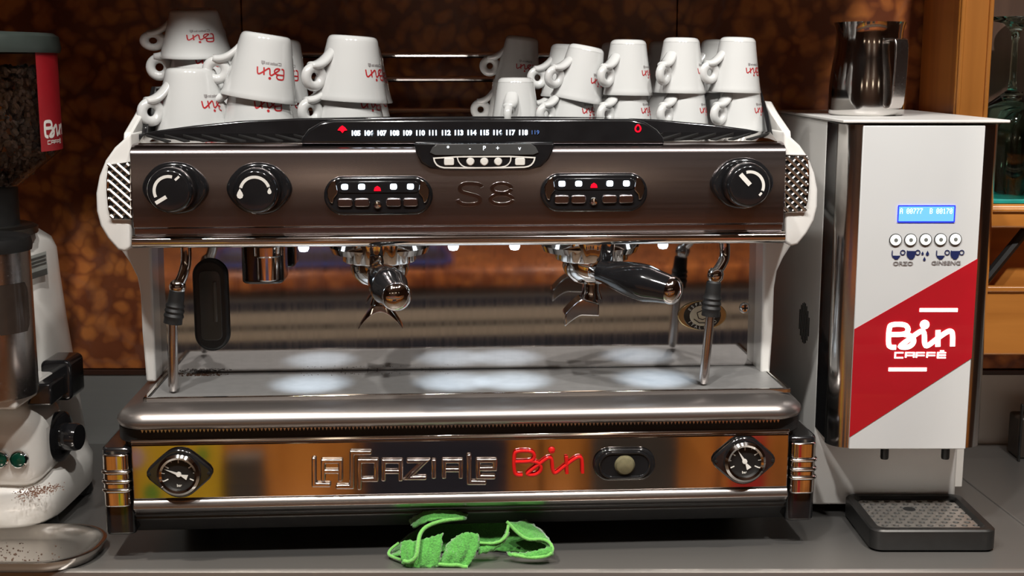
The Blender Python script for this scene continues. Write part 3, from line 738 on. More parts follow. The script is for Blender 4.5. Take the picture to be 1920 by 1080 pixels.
wand([(348, 452, .06), (350, 490, .06), (344, 515, .055), (332, 540, .05)], [(337, 528, .052), (329, 548, .05)], [(333, 540, .05), (324, 606, .05)], [(324, 600, .05), (325, 733, .05)], .05)
wand([(1358, 448, .06), (1360, 480, .06), (1352, 498, .055), (1342, 512, .05)], [(1344, 504, .052), (1339, 528, .05)], [(1339, 525, .05), (1332, 592, .05)], [(1332, 588, .05), (1319, 719, .05)], .05)
# ---- work lights under the panel
for px in (569, 850, 965, 1243, 1300):
    p = M.at(px, 460, .045)
    if px == 1300: continue
    l_ = MB().lathe([(.006, .012), (.006, 0), (.0045, -.003), (0, -.004)], (p.x, .045, mz(467, .045)+.002), (0, 0, 1), 16).build('work_light', LED_W, em)
    ld = bpy.data.lights.new('work_lamp', 'SPOT'); lo = bpy.data.objects.new('work_lamp', ld); COL.objects.link(lo); lo.parent = em
    lo.location = (p.x, .045, mz(467, .045)-.006); ld.energy = 3.4; ld.color = (.72, .86, 1.0); ld.spot_size = math.radians(38); ld.spot_blend = 1.0; ld.shadow_soft_size = .004
    lo.rotation_euler = (math.radians(14), 0, 0)

# ================================================================== portafilters (lift out of the groups)
def portafilter(gx, label, hstart, hend, spout):
    o = (gx, .064, GZ)
    wp = lambda p: Vector((M.ox+p[0]*M.ca-p[1]*M.sa, M.oy+p[0]*M.sa+p[1]*M.ca, p[2]))
    t = thing('portafilter', label, 'portafilter', wp((gx, .07, GZ-.03)), 3.4, 'portafilters')
    off = Vector((gx, .07, GZ-.03))
    L = lambda p: Vector(p)-off
    MB().lathe([(.034, .0275), (.034, .020), (.031, .012), (.024, .004), (.013, 0), (0, 0)], (0, 0, 0), (0, 0, 1), 40).build('basket_holder', CHROME, t)
    a, b = L(hstart), L(hend); d = (b-a).normalized(); LN = (b-a).length
    nk = MB().tube([L((gx, .05, GZ-.014)), a.lerp(b, -.02), a.lerp(b, .06)], [.009, .010, .0115], 16).build('neck', CHROME, t)
    n = 18; pp, rr = [], []
    for k in range(n):
        q = k/(n-1); pp.append(a.lerp(b, .02+q*.86)); rr.append((.0120+.0090*math.sin(min(1, q*1.25)*pi*.62)**1.2-(.0045*max(0, q-.65)/.35)))
    rr[0] = .0125
    hd = MB().tube(pp, rr, 24).build('handle', BLACK, t, angle=60)
    c0 = a.lerp(b, .87); rr0 = rr[-1]
    MB().tube([c0+d*(LN*.13*f_) for f_ in (0, .25, .5, .75, .92, 1)], [rr0, rr0*1.02, rr0*.95, rr0*.75, rr0*.42, .001], 24).build('end_cap', CHROME, hd, angle=60)
    spout(t)
    return t
def spout_front(t):
    # twin spout seen from the front: an arch of two down-turned horns
    m = MB(); rows = []
    for k in range(17):
        q = -1+2*k/16; x = q*.026; z = -.030-.021*abs(q)**1.8
        th = .013*(1-abs(q)*.8)
        rows.append([(x, -.010, z+th), (x, -.012, z), (x, .012, z), (x, .010, z+th)])
    m.loft(rows); m.build('twin_spout', CHROME, t, .001, sub=1)
    MB().lathe([(.008, 0), (.008, -.015), (.012, -.027)], (0, 0, .004), (0, 0, 1), 20).build('spout_stem', CHROME, t)
def spout_side(t):
    m = MB(); rows = []
    for k in range(15):
        q = -1+2*k/14; x = -.012+q*.020; z = -.026-.018*max(0, -q)**1.3-.006*max(0, q); w_ = .016
        rows.append([(x, -w_, z+.010), (x, -w_, z-.010*(1-.5*abs(q))), (x, w_, z-.010*(1-.5*abs(q))), (x, w_, z+.010)])
    m.loft(rows); m.build('twin_spout', CHROME, t, .0015)
    MB().lathe([(.010, 0), (.010, -.012), (.013, -.022)], (0, 0, .004), (0, 0, 1), 20).build('spout_stem', CHROME, t)
portafilter(GX1, 'portafilter with black handle pointing at the viewer in the left group', M.at(708, 510, .02), M.at(748, 562, -.075), spout_front)
portafilter(GX2, 'portafilter with black handle swung to the right in the right group', M.at(1122, 507, .03), M.at(1277, 549, -.035), spout_side)
# ================================================================== cups stacked upside down
def cup_meshes(kind):
    R, r, h, wall = (.0450, .0285, .076, .004) if kind == 'large' else (.0312, .0205, .0650, .0032)
    # upside down: rim at z=0, foot at z=h
    def rad(z):
        q = z/h; return R+(r-R)*(q**.92)
    out = [(rad(z), z) for z in [h*k/12 for k in range(12)]]
    out[0] = (R-.0006, .0004); out.insert(1, (R, .0016))
    top = [(r+.0010, h-.0055), (r+.0002, h-.0034), (r-.0012, h-.0016), (r-.0034, h-.0004), (r-.006, h), (r-.0085, h-.0006), (r-.010, h-.002), (0, h-.0025)]
    inn = [(rad(z)-wall, z) for z in [h*.86*k/8 for k in range(8, -1, -1)]]
    inn = [(0, h*.9)]+[(inn[0][0]*.7, h*.89)]+inn
    inn[-1] = (R-wall*.8, .0003)
    prof = top[::-1]+out[::-1]
    prof = [(a, b) for a, b in prof]+inn[::-1]
    body = MB().lathe(prof, seg=48).mesh('cup_body', angle=50); body.materials.append(PORC)
    # handle towards -x: ring plus a thumb rest swooping up the wall
    s = 1.0 if kind == 'large' else .82
    zc = .026 if kind == 'large' else .0225
    xc = -(rad(zc)+.0125*s)
    rg = .0106*s; hb = MB()
    hb.tube([(xc+rg*math.cos(t), 0, zc+rg*1.0*math.sin(t)) for t in [2*pi*k/28 for k in range(28)]], .0060*s, 12, True)
    hx = MB()
    # thumb rest: broad flat bridge on top of the ring, flaring into the body
    rows = []
    for k in range(12):
        q = k/11
        x = xc-.006*s+q*(-(rad(zc+.03*s))+.004-xc+.006*s)
        z = zc+rg+.002*s+.0185*s*q**2.4
        wd = (.0074+.0034*math.sin(q*pi*.9))*s; th = (.0046+.0034*q)*s
        rows.append([(x, wd*math.cos(t), z+th*math.sin(t)) for t in [2*pi*j/12 for j in range(12)]])
    hb.loft(rows)
    # lower root into the body
    hb.tube([(xc+rg*.7, 0, zc-rg*.55), (xc+rg*1.3, 0, zc-rg*.3), (-(rad(zc-.004))+.003, 0, zc-.002)], [.0045*s, .005*s, .0062*s], 10)
    hm = hb.mesh('cup_handle', angle=180); hm.materials.append(PORC)
    # printed script, upside down like the cup
    wl = .034 if kind == 'large' else .025
    zc2 = (.0335 if kind == 'large' else .026)
    def onbody(phi0):
        def fn(a, b):
            z = zc2-(b-.18)*wl; rr = rad(z)+.00025
            ph = phi0-(a-.5)*wl/rr
            return (rr*math.cos(ph), rr*math.sin(ph), z)
        return fn
    pm = MB(); fn = onbody(-pi/2+.30)
    for st in LOGO: pm.ribbon(st, .050, fn)
    pm.add([fn(DOT[0]+.05*math.cos(2*pi*k/10), DOT[1]+.05*math.sin(2*pi*k/10)) for k in range(10)], [tuple(range(10))])
    cm = MB()
    for st in CAFFE: cm.ribbon([(a+.16, b-.17) for a, b in st], .022, fn)
    pr = pm.mesh('cup_print', False); pr.materials.append(REDP); cp = cm.mesh('cup_small_print', False); cp.materials.append(GREYP)
    return body, hm, pr, cp
CUPS = {k: cup_meshes(k) for k in ('large', 'small')}
def cup(kind, px, py, Y, hang, label, tilt=0, tiltx=0, sz=1.0, group=None):
    """px,py: where the middle of the rim plane shows; hang: handle turn in degrees from pointing left (positive swings it to the viewer)"""
    p = W(px, py, Y)
    lo = CUPS[kind][0]
    t = thing('coffee_cup' if kind == 'large' else 'espresso_cup', label, 'cup', p, 0, group or ('large cups on the machine' if kind == 'large' else 'small cups on the machine'))
    t.rotation_mode = 'XYZ'
    Rm = Matrix.Rotation(math.radians(tilt), 4, 'Y') @ Matrix.Rotation(math.radians(tiltx), 4, 'X') @ Matrix.Rotation(math.radians(hang), 4, 'Z')
    t.rotation_euler = Rm.to_euler(); t.scale = (1, 1, sz)
    for n, me in zip(('body', 'handle', 'logo_print', 'small_print'), CUPS[kind]): inst(n, me, t)
    return t
ZT = .4808
def pyt(Y, z=ZT):   # photo row of a point at height z, depth Y
    dz = (z-H)/Y
    v = (dz*_c+_s)/(_c-dz*_s)
    return 540-v*FPX
cup('large', 362, pyt(1.512), 1.512, 40, 'white cup standing alone at the front left corner below the shaded cup')
cup('large', 383, pyt(1.606), 1.606, 8, 'white cup at the bottom of the rear left stack of three')
cup('large', 381, 166, 1.606, 10, 'white cup in the middle of the rear left stack of three')
cup('large', 369, 106, 1.606, 6, 'topmost white cup at the far left with its upper half in shade', tiltx=6, sz=.76)
cup('large', 487, pyt(1.515), 1.515, 12, 'white cup under the tilted large cup, second stack from the left')
cup('large', 485, 186, 1.515, 10, 'large white cup tilted to the right on the second stack', tilt=9)
cup('large', 520, pyt(1.61), 1.61, 20, 'white cup standing behind the second stack, under another')
cup('large', 513, 188, 1.61, 16, 'white cup just behind the tilted large cup', tilt=5)
cup('large', 655, pyt(1.524), 1.524, 38, 'white cup under the upright large cup, third stack from the left')
cup('large', 656, 190, 1.524, 42, 'large white cup on top of the third stack with logo at its right edge', tilt=4)
cup('large', 672, pyt(1.68), 1.68, 40, 'shaded white cup on the platform behind the third stack')
cup('large', 672, 194, 1.68, 44, 'shaded white cup peeking out right of the third stack')
cup('small', 967, pyt(1.52), 1.52, 78, 'single small white cup with its handle towards the viewer')
cup('small', 955, pyt(1.685), 1.685, 4, 'lower shaded cup of the stack behind the single small cup')
cup('small', 968, 163, 1.685, 2, 'upper shaded cup tipped to the right behind the single small cup', tilt=7)
cup('small', 1072, pyt(1.528), 1.528, 34, 'small white cup under the tipped one next to the single cup')
cup('small', 1080, 189, 1.528, 34, 'small white cup tipped to the right, leftmost of the four front stacks', tilt=11)
cup('small', 1064, pyt(1.6), 1.6, 20, 'small white cup hidden behind the leftmost front stack')
cup('small', 1060, 183, 1.6, 16, 'small white cup close behind the tipped one', tilt=3)
cup('small', 1176, pyt(1.532), 1.532, 42, 'lower small cup of the second front stack on the right half')
cup('small', 1175, 179, 1.532, 44, 'upper small cup of the second front stack on the right half', tilt=1)
cup('small', 1160, pyt(1.685), 1.685, 10, 'small cup hidden behind the second front stack')
cup('small', 1158, 174, 1.685, 20, 'shaded small cup showing between the first and second front stacks')
cup('small', 1282, pyt(1.536), 1.536, 46, 'lower small cup of the third front stack on the right half')
cup('small', 1274, 175, 1.536, 52, 'upper small cup of the third front stack on the right half', tilt=1)
cup('small', 1250, pyt(1.685), 1.685, 10, 'small cup hidden behind the third front stack')
cup('small', 1246, 172, 1.685, 20, 'shaded small cup showing between the second and third front stacks')
cup('small', 1386, pyt(1.54), 1.54, 40, 'lower small cup at the far right end of the platform')
cup('small', 1377, 174, 1.54, 26, 'upper small cup at the far right end with logo facing the viewer', tilt=2)
cup('small', 1352, pyt(1.605), 1.605, 20, 'small cup hidden behind the far right front stack')
cup('small', 1345, 174, 1.605, 20, 'lit small cup showing left behind the far right front stack')

# ================================================================== drinks dispenser on the right
DX0, DX1, DY0, DYM, DY1 = .379, .560, 1.47, 1.55, 1.835
dt = W(1700, 232, DY0).z; db = W(1700, 836, DY0).z
DXC = (DX0+DX1)/2
ds = thing('drink_dispenser', 'white barley and ginseng dispenser with red and white illuminated front panel', 'drink dispenser', (DXC, DY0, 0))
def D(px, py, yl=0.0): p = W(px, py, DY0+yl); return (p.x-DXC, p.z)
hx = (DX1-DX0)/2
WMAT = plain('white_sheet_metal', (.66, .65, .63), .38, 0, .03, 15)
GREYS = plain('panel_white', (.60, .61, .61), .3, 0, .015, 12, coat=.3)
MB().box(-hx, hx, DYM-DY0, DY1-DY0, .012, dt).build('cabinet', WMAT, ds, .003)
MB().box(-hx+.004, hx+.002, .088, .12, .012, db+.02).build('base_front', WMAT, ds, .0015)
MB().box(hx+.002, hx+.014, .096, .12, .03, db+.015).build('side_flange', WMAT, ds, .001)
MB().box(-hx-.003, hx+.006, -.006, DY1-DY0, dt+.001, dt+.0045).build('lid', WMAT, ds, .001)
for sx in (-.07, .07):
    for sy in (.12, .32): MB().lathe([(.012, 0), (.012, .013)], (sx, sy, 0), (0, 0, 1), 16).build('foot', RUBBER, ds)
# front module: black core, chrome corners, flat panel
r_ = .022
core = [(-hx, DYM-DY0), (-hx, r_)]+[(-hx+r_-r_*math.cos(math.radians(90*k/8)), r_-r_*math.sin(math.radians(90*k/8))) for k in range(1, 9)]
core = core+[(-a, b) for a, b in core[::-1]]
MB().xy(core, db, dt).build('module_case', BLACK, ds, .001)
for s in (-1, 1):
    q = [(s*(hx-r_+(r_+.0012)*math.sin(math.radians(100*k/12-2))), r_-(r_+.0012)*math.cos(math.radians(100*k/12-2))) for k in range(13)]
    q2 = [(s*(hx-r_+(r_-.002)*math.sin(math.radians(100*k/12-2))), r_-(r_-.002)*math.cos(math.radians(100*k/12-2))) for k in range(12, -1, -1)]
    MB().xy(q+q2, db-.002, dt-.001).build('chrome_corner', plain('corner_chrome', (.72, .70, .68), .16, 1, .03, 30), ds, angle=60)
px0, px1 = -hx+r_-.001, hx-r_+.001
fp = MB().box(px0, px1, -.0035, .002, db-.003, dt-.002).build('front_panel', GREYS, ds, .001)
# diagonal red band
za, zb_ = D(1835, 484)[1], D(1622, 616)[1]; zc_, zd_ = D(1828, 670)[1], D(1618, 818)[1]
yf = -.0036
RED_BAND = plain('red_band', (.40, .008, .016), .25, 0, .04, 30, coat=.4)
MB().xz([(px0, zb_), (px1, za), (px1, zc_), (px0, zd_)], yf-.0006, yf+.0002).build('red_band', RED_BAND, fp)
# lit acrylic logo
LIT = glow('backlit_acrylic', (1, .93, .85), 3.2)
bw = (1792-1660)/(1868-1565)*(DX1-DX0)*1.0
x0, z0 = D(1660, 652)
lgm = MB()
for st in LOGO: lgm.ribbon(st, .072, lambda a, b: (x0+a*bw, yf-.0012, z0+b*bw))
lgm.add([(x0+(DOT[0]+.07*math.cos(2*pi*k/16))*bw, yf-.0012, z0+(DOT[1]+.07*math.sin(2*pi*k/16))*bw) for k in range(16)], [tuple(range(16))])
lgm.build('logo_script', LIT, fp, smooth=False, solid=.0008)
lgm = MB(); x1, z1_ = D(1676, 669)
for st in CAFFE: lgm.ribbon([(a, b) for a, b in st], .020, lambda a, b: (x1+a*bw*1.07, yf-.0012, z1_+b*bw*1.0))
lgm.build('logo_caption', LIT, fp, smooth=False, solid=.0006)
for a, b in (((1722, 580), (1793, 580)), ((1664, 691), (1735, 691))):
    (ax, az), (bx, bz) = D(*a), D(*b)
    MB().xz([(ax, az-.0021), (bx, az-.0021), (bx, az+.0021), (ax, az+.0021)], yf-.0014, yf).build('light_bar', LIT, fp)
# blue display
(ax, az), (bx, bz) = D(1681, 415), D(1788, 385)
lc = MB().box(ax, bx, yf-.001, yf+.001, az, bz).build('lcd_screen', glow('lcd_blue', (.10, .32, 1.0), 1.1), fp)
BZ = glow('lcd_border', (.01, .02, .75), .9)
MB().ribbon([(ax, az), (bx, az), (bx, bz), (ax, bz)], .0013, lambda a, b: (a, yf-.0013, b), True).build('screen_border', BZ, lc, smooth=False)
GL5 = {'A': '01110 10001 10001 11111 10001 10001 10001', 'B': '11110 10001 10001 11110 10001 10001 11110', '0': '01110 10001 10011 10101 11001 10001 01110',
       '7': '11111 00001 00010 00100 01000 01000 01000', '1': '00100 01100 00100 00100 00100 00100 01110', ' ': '00000 '*7}
tx = MB(); cw = (bx-ax)*.94/16; dotw = cw/6.2
for i, ch in enumerate('A 00777  B 00170'):
    for r, row in enumerate(GL5[ch].split()):
        for c, bit in enumerate(row):
            if bit == '1':
                qx = ax+(bx-ax)*.03+i*cw+c*dotw; qz = bz-.003-r*dotw*1.45
                tx.add([(qx, yf-.0014, qz), (qx+dotw, yf-.0014, qz), (qx+dotw, yf-.0014, qz-dotw*1.45), (qx, yf-.0014, qz-dotw*1.45)], [(0, 1, 2, 3)])
tx.build('screen_text', glow('lcd_text', (.75, .95, 1.0), 1.3), lc, smooth=False)
KEYM = plain('key_ivory', (.80, .80, .74), .3); NAVYP = plain('navy_print', (.012, .02, .09), .4)
LITK = glow('lit_key_ring', (.95, .97, .9), .55)
for k, px in enumerate((1677, 1705, 1733, 1761, 1788.5)):
    x, z = D(px, 449-k*.35); r = .0073
    kk = MB().lathe([(0, .0018), (r, .0016), (r, 0)], (x, yf, z), (0, -1, 0), 28).build('push_key', plain('key_rim', (.05, .05, .05), .4), fp)
    MB().lathe([(0, .0028), (r*.8, .0027), (r*.87, .002), (r*.87, .001)], (x, yf, z), (0, -1, 0), 28).build('key_cap', LITK, kk)
    MB().lathe([(0, .0034), (r*.3, .0033), (r*.32, .002)], (x, yf, z), (0, -1, 0), 16).build('key_dot', plain('key_dot', (.16, .17, .16), .4), kk)
for px, full in ((1679, 0), (1707, 1), (1762, 0), (1789, 1)):
    x, z = D(px, 477); s_ = .0052; m = MB()
    top = .9 if full else -.15
    m.add([(x+a*s_, yf-.0008, z+b*s_) for a, b in ((-1, top), (.9, top), (.75, -.4), (.3, -1), (-.4, -1), (-.85, -.4))], [(0, 1, 2, 3, 4, 5)])
    m.ribbon([(x-1*s_, z+1.0*s_), (x-1*s_, z), (x-.75*s_, z-.6*s_)], s_*.22, lambda a, b: (a, yf-.0009, b))
    m.ribbon([(x+1.35*s_+.5*s_*math.cos(t), z+.55*s_+.5*s_*math.sin(t)) for t in [2*pi*k/14 for k in range(14)]], s_*.22, lambda a, b: (a, yf-.0009, b), True)
    m.build('cup_icon', NAVYP, fp, smooth=False)
x, z = D(1733, 478); m = MB()
for a, b, q in ((-.0035, .0022, .9), (.0022, .002, 1.2), (-.001, -.0045, 1.0)):
    m.add([(x+a+.0019*q*u, yf-.0008, z+b+.0019*q*v) for u, v in ((0, 1.6), (.8, .1), (.75, -.6), (0, -1.1), (-.75, -.6), (-.8, .1))], [(0, 1, 2, 3, 4, 5)])
m.build('drops_icon', NAVYP, fp, smooth=False)
x, z = D(1691, 493); text('caption', 'ORZO', .0062, GREYP, fp, x, yf-.0009, z, sx=1.3, bold=.0001)
x, z = D(1771.5, 492); text('caption', 'GINSENG', .0062, GREYP, fp, x, yf-.0009, z, sx=1.3, bold=.0001)
# nozzles
for px in (1658, 1772):
    x, zn = D(px, 860, .03); MB().lathe([(0, 0), (.0045, 0), (.005, .002), (.005, .05)], (x, .03, zn), (0, 0, 1), 16).build('nozzle', BLACKM, ds)
# side vents
for k in range(8):
    y0 = 1.60-DY0+k*.0075; zz = W(1518, 605, 1.63).z
    ln = (.02, .032, .04, .044, .044, .04, .034, .022)[k]
    MB().box(-hx-.0006, -hx+.001, y0, y0+.0036, zz-ln*.6, zz+ln*.6).build('side_slot', DARK, ds)
p = W(1546, 828, 1.57); MB().lathe([(0, .002), (.003, .0015), (.0035, 0)], (-hx, 1.575-DY0, p.z), (-1, 0, 0), 12).build('side_screw', CHROME, ds)
# removable drip tray in front of it
tfl, tfr = onc(1628, 1038), onc(1872, 1032)
TY0, TY1 = onc(1750, 1036).y, 1.55
tx0, tx1 = .408, .575
TX0, TX1 = W(1640, 1036, TY0).x-.004, W(1870, 1034, TY0).x
tr = thing('dispenser_drip_tray', 'black plastic drip tray with perforated steel plate under the dispenser', 'drip tray', ((TX0+TX1)/2, (TY0+TY1)/2, 0))
hw, hd = (TX1-TX0)/2, (TY1-TY0)/2
TH_ = .027
def ringxy(i, z, r=.014): return [(a, b, z) for a, b in rrect(-hw+i, hw-i, -hd+i, hd-i, max(.003, r-i*.4), 6)]
MB().loft([ringxy(.004, 0), ringxy(0, .003), ringxy(0, TH_-.002), ringxy(.002, TH_), ringxy(.010, TH_), ringxy(.013, TH_-.003), ringxy(.013, TH_-.006)]).build('tray_body', BLACKM, tr, angle=40)
# perforated plate: holes cut as a real mesh
def perforated(name, x0, x1, y0, y1, z, nx, ny, r, mat, parent, skip=()):
    """plate with real round-ish holes: every cell is a ring between square and octagon"""
    m = MB(); dx, dy = (x1-x0)/nx, (y1-y0)/ny
    for i in range(nx):
        for j in range(ny):
            cx, cy = x0+(i+.5)*dx, y0+(j+.5)*dy
            sq = [(cx+dx/2*a, cy+dy/2*b, z) for a, b in ((1, 0), (1, 1), (0, 1), (-1, 1), (-1, 0), (-1, -1), (0, -1), (1, -1))]
            rr = r if (i+j) % 2 == 0 and (i, j) not in skip else 0
            if rr == 0: m.add(sq, [tuple(range(8))]); continue
            oc = [(cx+rr*math.cos(pi/4*k), cy+rr*math.sin(pi/4*k), z) for k in range(8)]
            lo = [(a, b, z-.0015) for a, b, _ in oc]
            m.add(sq+oc+lo, [(k, (k+1) % 8, 8+(k+1) % 8, 8+k) for k in range(8)]+[(8+k, 8+(k+1) % 8, 16+(k+1) % 8, 16+k) for k in range(8)])
    return m.build(name, mat, parent, smooth=False)
MB().box(-hw+.013, hw-.013, -hd+.013, hd-.013, TH_-.012, TH_-.0085).build('tray_floor', DARK, tr)
perforated('perforated_plate', -hw+.0125, hw-.0125, -hd+.0125, hd-.0125, TH_-.0045, 18, 10, .0039, plain('plate_steel', (.75, .73, .70), .42, 1, .05, 40), tr)
MB().lathe([(0, .0006), (.007, .0005), (.0075, 0)], (-.004, .02, TH_-.0045), (0, 0, 1), 20).build('finger_hole', DARK, tr)

# ================================================================== milk pitcher on the dispenser
pz = dt+.0048
pc = W(1624, 206, 1.62)
pt = thing('milk_pitcher', 'steel milk frothing pitcher standing on the dispenser', 'pitcher', (pc.x, 1.62, pz))
Hh = W(1624, 41, 1.60).z-pz
Rb = .0465
prof = [(0, .0), (Rb*.93, 0), (Rb*.99, .003), (Rb*1.0, .008), (Rb*1.0, Hh*.28), (Rb*.97, Hh*.45), (Rb*.91, Hh*.62), (Rb*.87, Hh*.76), (Rb*.865, Hh*.88), (Rb*.90, Hh*.96), (Rb*.935, Hh), (Rb*.915, Hh), (Rb*.84, Hh*.88), (Rb*.84, Hh*.7), (Rb*.95, Hh*.3), (Rb*.93, .006), (0, .004)]
MB().lathe(prof, seg=56).build('jug_body', plain('polished_steel', (.66, .64, .62), .10, 1, .03, 30), pt, angle=60)
hp = [(Rb*.85, 0, Hh*.80), (Rb*1.12, 0, Hh*.815), (Rb*1.28, 0, Hh*.80), (Rb*1.30, 0, Hh*.6), (Rb*1.26, 0, Hh*.25), (Rb*1.2, 0, Hh*.10), (Rb*.99, 0, Hh*.09)]
hl = chaikin(hp, 1); m = MB(); rows = []
for i, p in enumerate(hl):
    a = hl[max(0, i-1)]; b = hl[min(len(hl)-1, i+1)]; d = (b-a).normalized(); n = Vector((-d.z, 0, d.x))
    rows.append([p+n*.0015+Vector((0, -.0095, 0)), p+n*.0015+Vector((0, .0095, 0)), p-n*.0015+Vector((0, .0095, 0)), p-n*.0015+Vector((0, -.0095, 0))])
hobj = m.loft(rows).build('handle', STEEL, pt, .0008)
hobj.rotation_euler = (0, 0, math.radians(-66))

# ================================================================== cabinet with glasses on the right
CY = 1.70
cx0 = W(1797, 100, CY).x
zbot = W(1860, 667, CY).z
cb = thing('glass_cabinet', 'orange wooden wall cabinet with open glass shelf right of the dispenser', 'cabinet', (cx0, CY, zbot))
def cbx(name, x0, x1, y0, y1, z0, z1, mat, bev=.002, par=None): return MB().box(x0-cx0, x1-cx0, y0-CY, y1-CY, z0-zbot, z1-zbot).build(name, mat, par or cb, bev)
xs = W(1858, 100, CY).x
cbx('side_panel', cx0, cx0+.018, CY+.012, YW-.005, zbot, 1.3, WOOD_Z)
cbx('stile', cx0-.002, xs, CY, CY+.02, zbot+.0, 1.3, WOOD_Z, .003)
cbx('stile_bead', cx0+.0, cx0+.006, CY-.003, CY+.01, zbot+.14, 1.3, WOOD_Z, .0015)
cbx('stile_bead', xs-.006, xs, CY-.003, CY+.01, zbot+.14, 1.3, WOOD_Z, .0015)
cbx('back_board', cx0+.018, 1.3, YW-.022, YW-.008, zbot, 1.3, WOOD_D)
zsh = W(1880, 383, CY).z; zsl = W(1880, 428, CY).z
cbx('shelf', cx0+.018, 1.3, CY-.004, YW-.02, zsl, zsh, WOOD_X, .004)
cbx('shelf_bead', xs, 1.3, CY-.008, CY, zsh-.010, zsh-.004, WOOD_X, .002)
zr1 = W(1880, 545, CY).z
cbx('bottom_rail', cx0+.018, 1.3, CY+.002, CY+.024, zbot, zr1, WOOD_X, .003)
cbx('lower_panel', xs, 1.3, CY+.06, CY+.075, zbot+.01, zsl, WOOD_X)
MB().tube([Vector((xs+.012-cx0, CY+.02-CY, zr1+.003-zbot)), Vector((xs+.075-cx0, CY+.03-CY, zsl-.004-zbot))], .007, 8).build('bracket', BLACKM, cb)
cbx('rail_bead', xs-.01, 1.3, CY-.002, CY+.01, zr1-.002, zr1+.006, WOOD_X, .002)
cbx('bottom_board', cx0+.018, 1.3, CY+.02, YW-.01, zbot, zbot+.012, WOOD_X)
GG = glass('green_glass', (.66, .92, .85)); CG = glass('clear_glass', (.93, .97, .95))
mt = MB().box(xs+.002, 1.25, CY+.004, YW-.03, zsh+.0004, zsh+.006).build('shelf_mat', plain('teal_mat', (.01, .30, .26), .5, 0, .2, 60), None, .001)
tag(mt, 'teal mat lying on the glass shelf of the wooden cabinet', 'mat')
def goblet(px, Y, label, mat, hs=1.0):
    p = W(px, 380, Y)
    t = thing('wine_glass', label, 'glass', (p.x, Y, zsh+.0065), 0, 'upside down glasses on the shelf')
    hh = (W(px, 32, Y).z-zsh-.0065)*hs; zb2 = hh*.58
    Rg = .047
    prof = [(Rg*.80, 0), (Rg*.92, hh*.12), (Rg, hh*.28), (Rg*.97, hh*.40), (Rg*.78, hh*.50), (Rg*.35, hh*.565), (.006, hh*.60), (.0045, hh*.66), (.0042, hh*.86), (.006, hh*.92), (.016, hh*.965), (.036, hh*.985), (.038, hh), (0, hh),]
    inn = [(0, hh*.56), (Rg*.33, hh*.55), (Rg*.75, hh*.485), (Rg*.94, hh*.39), (Rg*.965, hh*.28), (Rg*.885, hh*.12), (Rg*.765, 0)]
    bowl = [q for q in prof if q[1] <= hh*.60]
    MB().lathe(prof[::-1]+inn[::-1], seg=40).build('bowl', mat, t, angle=60)
    return t
goblet(1884, 1.745, 'green tinted glass upside down on the shelf, nearest the wooden stile', GG)
goblet(1955, 1.76, 'clear stemmed glass upside down at the right picture edge', CG, .96)
goblet(1915, 1.80, 'clear stemmed glass standing behind the green tinted one', CG, .98)

# ================================================================== dark knife block at the right edge of the worktop
kb = thing('chopping_board', 'dark board standing at the rear of the worktop at right edge', 'board', (W(1905, 840, 1.80).x, 1.80, 0))
MB().box(-.006, .08, -.02, .02, 0.0005, .062).build('block', plain('dark_wood', (.03, .02, .014), .5), kb, .004)
MB().box(-.009, -.006, -.033, -.027, 0, .085).build('edge_strip', BLACKM, kb, .001)

# ================================================================== coffee grinder on the left
gX, gY = -.652, 1.56
gr_ = thing('coffee_grinder', 'white coffee grinder with doser and bean hopper at left edge', 'coffee grinder', (gX, gY, 0))
def G(px, py, Y): p = W(px, py, Y); return Vector((p.x-gX, Y-gY, p.z))
GW = plain('grinder_enamel', (.80, .78, .74), .28, 0, .03, 20, coat=.5, coatr=.12)
def sup(cx, cy, hw, hd, z, e=.55, n=40):
    R = []
    for k in range(n):
        t = 2*pi*k/n; c_, s_ = math.cos(t), math.sin(t)
        R.append((cx+hw*math.copysign(abs(c_)**e, c_), cy+hd*math.copysign(abs(s_)**e, s_), z))
    return R
zz = lambda py, Y=gY: W(90, py, Y).z
secs = [(0, 0, .094, .100, .014, .45), (0, 0, .100, .106, .020, .45), (0, 0, .102, .108, .055, .45), (0, .005, .098, .100, .066, .5), (0, .04, .088, .085, .082, .6), (0, .05, .082, .08, .13, .65),
        (0, .05, .078, .08, .166, .65), (0, .05, .069, .078, .236, .6), (0, .05, .064, .076, .292, .6), (0, .05, .062, .074, .327, .6), (0, .05, .058, .068, .341, .65), (0, .04, .05, .055, .353, .7)]
MB().loft([sup(*s_) for s_ in secs]).build('body', GW, gr_, angle=70)
for sx in (-.07, .07):
    for sy in (-.06, .07): MB().lathe([(.022, 0), (.025, .004), (.022, .024)], (sx, sy, 0), (0, 0, 1), 20).build('foot', RUBBER, gr_)
MB().lathe([(.058, 0), (.066, .002), (.066, .010), (.060, .013), (0, .013)], (0, .0, zz(441)), (0, 0, 1), 48, flute=lambda k: 1+.012*(k % 2)).build('adjusting_collar', plain('collar_metal', (.25, .24, .22), .3, 1, .1, 60), gr_, angle=20)
MB().lathe([(.046, 0), (.046, .05), (.05, .06)], (0, 0, zz(441)+.012), (0, 0, 1), 32).build('throat', BLACKM, gr_)
